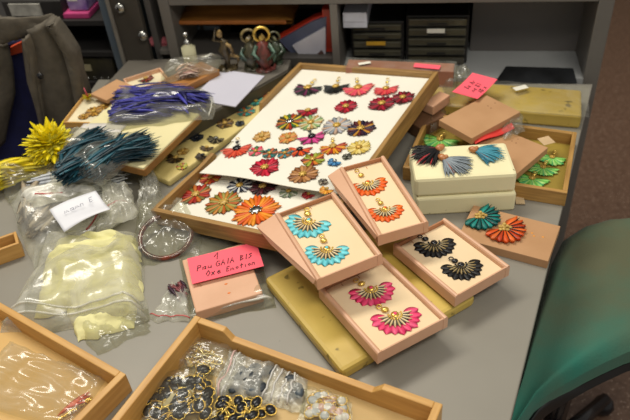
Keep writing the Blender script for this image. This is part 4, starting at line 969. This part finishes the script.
# wooden box at left edge
M, w, d = pose([(-28, 218), (11, 229.5), (19, 244), (-20, 262)], .03, .03, 2000)
M, w, d = frame2((-34, 262), (19, 243), .03)[0] @ T((0, 0, -.03)), 0, 0
w = (at(19, 243, .03)-at(-34, 262, .03)).length
o = tray('wooden_box', 'small light wooden box cut by the left edge of the photo', M, w, .035, .03, .005, (PLY1, PLY2), PLYB, cat='box')
MB().lathe([(.004, 0), (.012, .002), (.013, .006), (.008, .008), (.004, .003)], (w-.022, .017, .0042)).build('contents_ring', mat('copper_ring', '8c5a38', .3), o)
# ------------------------------------------------------------------ near trays
NH = .042
Mn, Lx = frame2((195, 315), (443, 404), NH)
# frame: x from apex to right corner; tray extends towards the viewer (negative y)
dn = .40
Mn = Mn @ T((0, -dn, -NH))
pfar = [(0, NH), (.05, NH), (.085, NH*.70), (.88, NH*.70), (.915, NH), (1, NH)]    # runs from right corner to apex
pfar = [(0, NH), (.19, NH), (.23, NH*.66), (.84, NH*.66), (.875, NH), (1, NH)]
nt = tray('near_drawer_tray', 'honey wood drawer tray full of bagged beads, nearest the viewer', Mn, Lx, dn, NH, .010, (PLY1, PLY2), PLYB, profs={'far': pfar}, group='near drawer trays')
zf = .0045
def nl(px, py, z=zf): return loc(Mn, px, py, z)
def nbag(name, label, cat, q, H_, m_, seed, nz=.003, base=None):
    P = [nl(*c, .006) for c in q]; t = thing(name, label, cat, Mn @ T((P[0].x, P[0].y, zf)), 'zip bags in the near tray'); o_ = P[0]
    def pt(u, v):
        p = P[3].lerp(P[2], u).lerp(P[0].lerp(P[1], u), v); return Vector((p.x+.003*noise.noise(Vector((u*6, v*6, seed))), p.y+.003*noise.noise(Vector((u*6, v*6, seed+3))), 0))
    def hh(u, v):
        ed = min(1, min(u, 1-u, v, 1-v)*8)**.6; return .001+max(0, H_*ed*(.8+.4*noise.noise(Vector((u*3, v*3, seed))))+ed*nz*(1-2*abs(noise.noise(Vector((u*9, v*9, seed))))))
    m = MB(); m.grid(lambda u, v: (pt(u, v).x-o_.x, pt(u, v).y-o_.y, hh(u, v)), 28, 28); m.grid(lambda u, v: (pt(1-u, v).x-o_.x, pt(1-u, v).y-o_.y, .0006), 12, 12)
    m.build('film', m_, t); return t, pt, hh, o_
def beads(label, name, region, n, cols, rr, el=1., seed=0, chain=True, zmax=.012, cat='beads'):
    rnd = random.Random(seed); P = [nl(*c) for c in region]; o_ = P[0]
    t = thing(name, label, cat, Mn @ T((o_.x, o_.y, zf)), 'bead strings in the near tray')
    mm = [pm(c) if isinstance(c, str) else c for c in cols]; m = MB(); g = MB(); prev = None
    for i in range(n):
        for _ in range(30):
            u, v = rnd.random(), rnd.random(); p = P[3].lerp(P[2], u).lerp(P[0].lerp(P[1], u), v)-o_
            if prev is None or (p-prev).length < rr*7: break
        z = .001+rr*.5+rnd.random()*zmax*.5; a = rnd.random()*PI
        m.ell((p.x, p.y, z), (rr*el, rr, rr*.55), nu=10, nv=6, rot=a, mi=rnd.randrange(len(mm)))
        if chain:
            pts = [(p.x+rr*el*1.12*math.cos(b)*math.cos(a)-rr*1.12*math.sin(b)*math.sin(a), p.y+rr*el*1.12*math.cos(b)*math.sin(a)+rr*1.12*math.sin(b)*math.cos(a), z) for b in [k*PI/6 for k in range(12)]]
            g.tube(pts, .0007, 5, closed=True)
            if prev is not None and (p-prev).length < rr*9: g.tube([(prev.x, prev.y, pz_), ((prev.x+p.x)/2, (prev.y+p.y)/2, z+.003), (p.x, p.y, z)], .0008, 5)
        prev = p.copy(); pz_ = z
    m.build('beads', mm, t)
    if chain: g.build('chain', GOLD, t)
    return t
# gold chain earrings bag
beads('gold and cream bead leaves in the bag at the far corner of the near tray', 'gold_bead_cluster', [(176, 342), (222, 346), (216, 370), (174, 364)], 46, [GOLD, 'e8dcb0', 'd8c080'], .0028, 1.6, 3, zmax=.008)
m = MB(); cc = nl(204, 360)
tg = thing('gold_leaf_pendant', 'gold filigree leaf pendant outlined in the far corner bag', 'pendant', Mn @ T((cc.x, cc.y, zf+.009)))
for s_ in (-1, 1): m.tube([(.016*math.cos(b)+.016*s_, .007*math.sin(b), .001) for b in [k*PI/9 for k in range(18)]], .0012, 6, closed=True)
m.tube([(-.032, 0, .001), (.032, .002, .001)], .0009, 6)
m.build('outline', mat('pale_gold', 'd8c890', .3, metal=.6), tg)
nbag('zip_bag', 'clear zip bag of gold pieces at the far corner of the near tray', 'bag', [(184, 334), (236, 348), (226, 378), (166, 368)], .014, PL, 61)
# black necklace bag
beads('black oval beads rimmed with gold, left cluster in the near tray', 'black_bead_necklace', [(150, 384), (206, 374), (214, 424), (142, 432)], 60, [BLK], .0070, 1.35, 5, zmax=.018)
beads('black oval beads rimmed with gold, nearer cluster along the photo edge', 'black_bead_necklace', [(216, 402), (264, 404), (290, 428), (206, 430)], 28, [BLK], .0062, 1.3, 8, zmax=.014)
m = MB(); cc = nl(178, 403); m.grid(lambda u, v: (.034*(u-.5), .034*(v-.5), .012+.003*math.sin(5*u)*math.sin(4*v)), 10, 10); m.grid(lambda u, v: (.034*(.5-u), .034*(v-.5), 0.0), 10, 10)
tag(m.build('cream_wad', mat('cream_wad', 'cfc4a0', .6, 'a89a70', 60), None, Mn @ T((cc.x, cc.y, zf))), 'cream paper wad in the middle of the left black bead cluster', 'paper')
nb = nbag('zip_bag', 'clear zip bag over the left cluster of black beads', 'bag', [(160, 376), (212, 366), (222, 430), (136, 436)], .026, PLT, 63)
# grey stones bag
beads('slate grey flat stones in the frosted zip bag', 'grey_stone_pieces', [(244, 372), (270, 366), (266, 398), (234, 394)], 20, ['3c4650', '565e66', '2c343c'], .0062, 1.4, 11, chain=False, cat='stones')
beads('slate grey flat stones at the right end of the striped zip bag', 'grey_stone_pieces', [(290, 382), (304, 386), (296, 408), (284, 398)], 9, ['4c565e', '343c44'], .006, 1.3, 12, chain=False, cat='stones')
nbag('zip_bag', 'frosted zip bag of slate grey stones in the middle of the near tray', 'bag', [(236, 356), (276, 366), (262, 404), (214, 392)], .013, PLM, 65, .004)
nb = nbag('zip_bag', 'striped frosted zip bag right of the slate grey stones', 'bag', [(276, 366), (308, 380), (304, 414), (256, 402)], .012, PLM, 66, .004)
def nzip(nb, u0, v0, u1, v1, m_, w=.003):
    t, pt, hh, o_ = nb; pts = []
    for i in range(13): s = i/12; u = u0+(u1-u0)*s; v = v0+(v1-v0)*s; p = pt(u, v); pts.append((p.x-o_.x, p.y-o_.y, hh(u, v)+.0012))
    MB().tube(pts, w/2, 6).build('zip_strip', m_, t)
WS = mat('white_strip', 'c9c6c0', .4)
for uu in (.12, .3, .48, .66): nzip(nb, uu, .05, uu, .95, WS, .0026)
# zip folded strips
nbz = nbag('zip_bag', 'folded pinkish zip bag edge between the gold and grey bags', 'bag', [(232, 350), (246, 356), (226, 402), (212, 398)], .012, PLM, 67, .004)
nzip(nbz, .4, .03, .4, .97, mat('pinkish_strip', 'cbaaa2', .4), .003); nzip(nbz, .75, .03, .7, .97, WS, .0025)
# white and pink beads
beads('white and pale pink round beads clustered at the right of the near tray', 'pearl_bead_cluster', [(312, 396), (342, 402), (346, 424), (304, 420)], 32, ['e8e4e0', 'e0b8b0', 'd0d4dc', 'd8a8a0'], .0062, 1.0, 14, zmax=.012)
nbag('zip_bag', 'clear zip bag of white and pale pink beads', 'bag', [(306, 388), (352, 402), (352, 430), (296, 424)], .018, PLT, 69)
# left tray
LH = .036
Ml, Ll = frame2((28, 318), (126, 374), LH)
Ml = Ml @ T((-.16, -.36, -LH))
lt = tray('left_drawer_tray', 'honey wood drawer tray with an orange feather piece, left of the near tray', Ml, Ll+.16, .36, LH, .010, (PLY1, PLY2), mat('amber_ply_bottom', 'd2ab68', .5, 'c69e5a', 8), group='near drawer trays')
h_ = loc(Ml, 58, 418, .006); q_ = loc(Ml, 90, 396, .006)
t = thing('orange_feather_piece', 'slim orange feather piece with gold wire in the left drawer tray', 'feather', Ml @ T((h_.x, h_.y, .006)))
m = MB(); v = q_-h_; v.z = 0
for i in range(26):
    s = random.uniform(0, .4); m.blade(v*s+Vector((random.gauss(0, .001), random.gauss(0, .001), .004)), v*random.uniform(.8, 1.05)+Vector((random.gauss(0, .0025), random.gauss(0, .0025), .003)), .005, .004, i % 2)
m.build('feathers', [pm('e8501c'), pm('f07030')], t)
m = MB()
for k in range(3): m.tube([tuple(v*(i/20)+Vector((.007+.003*math.sin(i*1.7+k*2), -.004+.003*math.cos(i*1.7+k*2), .004))) for i in range(21)], .0007, 5)
m.build('gold_wire', GOLD, t)
P = [loc(Ml, *c, .006) for c in ((12, 344), (106, 380), (70, 432), (-40, 400))]
t = thing('plastic_sheet', 'clear plastic bag spread over the bottom of the left drawer tray', 'bag', Ml @ T((0, 0, .0045)))
m = MB(); m.grid(lambda u, v: (lambda p: (p.x, p.y, .009+.005*(1-2*abs(noise.noise(Vector((u*5, v*6, 2))))) if .02 < u < .98 and .02 < v < .98 else .001))(P[3].lerp(P[2], u).lerp(P[0].lerp(P[1], u), v)), 36, 36); m.build('film', PL, t)
# ------------------------------------------------------------------ green chair at the right
GF = mat('worn_green_fabric', '1f6c5c', .85, '555840', 4, 5, bump=.3, bscale=300, sheen=.05)
Lp = [(690, 228), (640, 222), (604, 222), (580, 229), (563, 240), (552, 262), (544, 290), (535, 320), (526, 355), (518, 390), (506, 432)]
Rp = [(780, 326), (720, 331), (680, 338), (650, 344), (628, 351), (606, 361), (588, 370), (570, 380), (552, 391), (536, 403), (514, 434)]
ch = thing('green_chair', 'worn green upholstered chair beside the right edge of the table', 'chair', T((.55, .65, 0)))
oc = T((-.55, -.65, 0))
def samp(P, t): s = t*(len(P)-1); i = min(int(s), len(P)-2); f_ = s-i; return (P[i][0]*(1-f_)+P[i+1][0]*f_, P[i][1]*(1-f_)+P[i+1][1]*f_)
def chs(u, v, off=0.):
    u = min(max(u, 0), 1); v = min(max(v, 0), 1)
    a = samp(Lp, v); b = samp(Rp, v)
    h = -.065-.018*max(0, math.sin(PI*u))**.8*(.4+.6*math.sin(PI*v))-.05*(1-min(1, u*6))**2-.03*(1-min(1, (1-u)*8))**2-.03*v
    h -= .05*(1-min(1, v*6))**2
    hp = -.08-.03*v-.03*(1-min(1, v*6))
    A_ = at(*a, hp-.03); B_ = at(*b, hp-.012); p = A_.lerp(B_, u)
    return (p.x, p.y, TZ+h+off)
m = MB(); m.grid(chs, 30, 40)
m.grid(lambda u, v: chs(1-u, v, -.03), 30, 40)
for f_ in (lambda s, k: chs(0, s, -.03*k), lambda s, k: chs(1, 1-s, -.03*k), lambda s, k: chs(1-s, 0, -.03*k), lambda s, k: chs(s, 1, -.03*k)): m.grid(f_, 30, 1)
m.build('cushion', GF, ch, oc)
m = MB(); m.grid(lambda u, v: chs(.02+.97*u, .01+.98*v, -.032), 24, 30); m.grid(lambda u, v: (lambda q_: (q_[0]+.006, q_[1]-.004, q_[2]))(chs(.02+1.0*(1-u), .01+.98*v, -.044)), 24, 30)
for f_ in (lambda s, k: chs(.03, s, -.032-.012*k), lambda s, k: (lambda q_: (q_[0]+.006*k, q_[1]-.004*k, q_[2]))(chs(1., 1-s, -.032-.012*k))): m.grid(f_, 30, 1)
m.build('shell', mat('black_shell', '141414', .4), ch, oc)
_pc = at(590, 285, -.12); cx, cy = _pc.x, _pc.y
MB().tube([(cx, cy, TZ-.2), (cx, cy, .1)], .022).build('gas_post', BLK, ch, oc)
for i in range(5):
    a = i*2*PI/5+PI/5
    MB().tube([(cx, cy, .1), (cx+.24*math.cos(a), cy+.24*math.sin(a), .055)], [.022, .014]).build('base_leg', BLK, ch, oc)
    MB().ell((cx+.24*math.cos(a), cy+.24*math.sin(a), .026), (.026, .026, .026)).build('castor', BLK, ch, oc)
# ------------------------------------------------------------------ light
def area(name, locn, rot, size, sy, power, col):
    l = bpy.data.lights.new(name, 'AREA'); l.shape = 'RECTANGLE'; l.size = size; l.size_y = sy; l.energy = power; l.color = col
    o = bpy.data.objects.new(name, l); COL.objects.link(o); o.location = locn; o.rotation_euler = rot; return o
area('ceiling_tube_light', (-.5, 1.5, 2.6), (math.radians(-8), math.radians(-8), .3), 1.4, .35, 30, (1, .94, .82))
area('ceiling_tube_light', (.5, -.2, 2.6), (math.radians(14), 0, .2), 1.4, .35, 18, (1, .95, .85))
wd = bpy.data.worlds.new('World'); SC.world = wd; wd.use_nodes = True
bg = wd.node_tree.nodes['Background']; bg.inputs[0].default_value = (1, .95, .88, 1); bg.inputs[1].default_value = .26
# ------------------------------------------------------------------ camera
cd = bpy.data.cameras.new('camera'); cam = bpy.data.objects.new('camera', cd); COL.objects.link(cam); SC.camera = cam
cd.sensor_fit = 'HORIZONTAL'; cd.sensor_width = 36; cd.lens = 36*F/630; cd.clip_start = .02
R3 = Matrix(((CR[0], CU[0], -CF[0]), (CR[1], CU[1], -CF[1]), (CR[2], CU[2], -CF[2])))
cam.matrix_world = T(Vector(CP)) @ R3.to_4x4()
cd.dof.use_dof = True; cd.dof.focus_distance = 1.0; cd.dof.aperture_fstop = 5.0
SC.view_settings.view_transform = 'Standard'; SC.view_settings.look = 'None'; SC.view_settings.gamma = 1; SC.view_settings.exposure = 0.27
SC.view_settings.use_curve_mapping = False
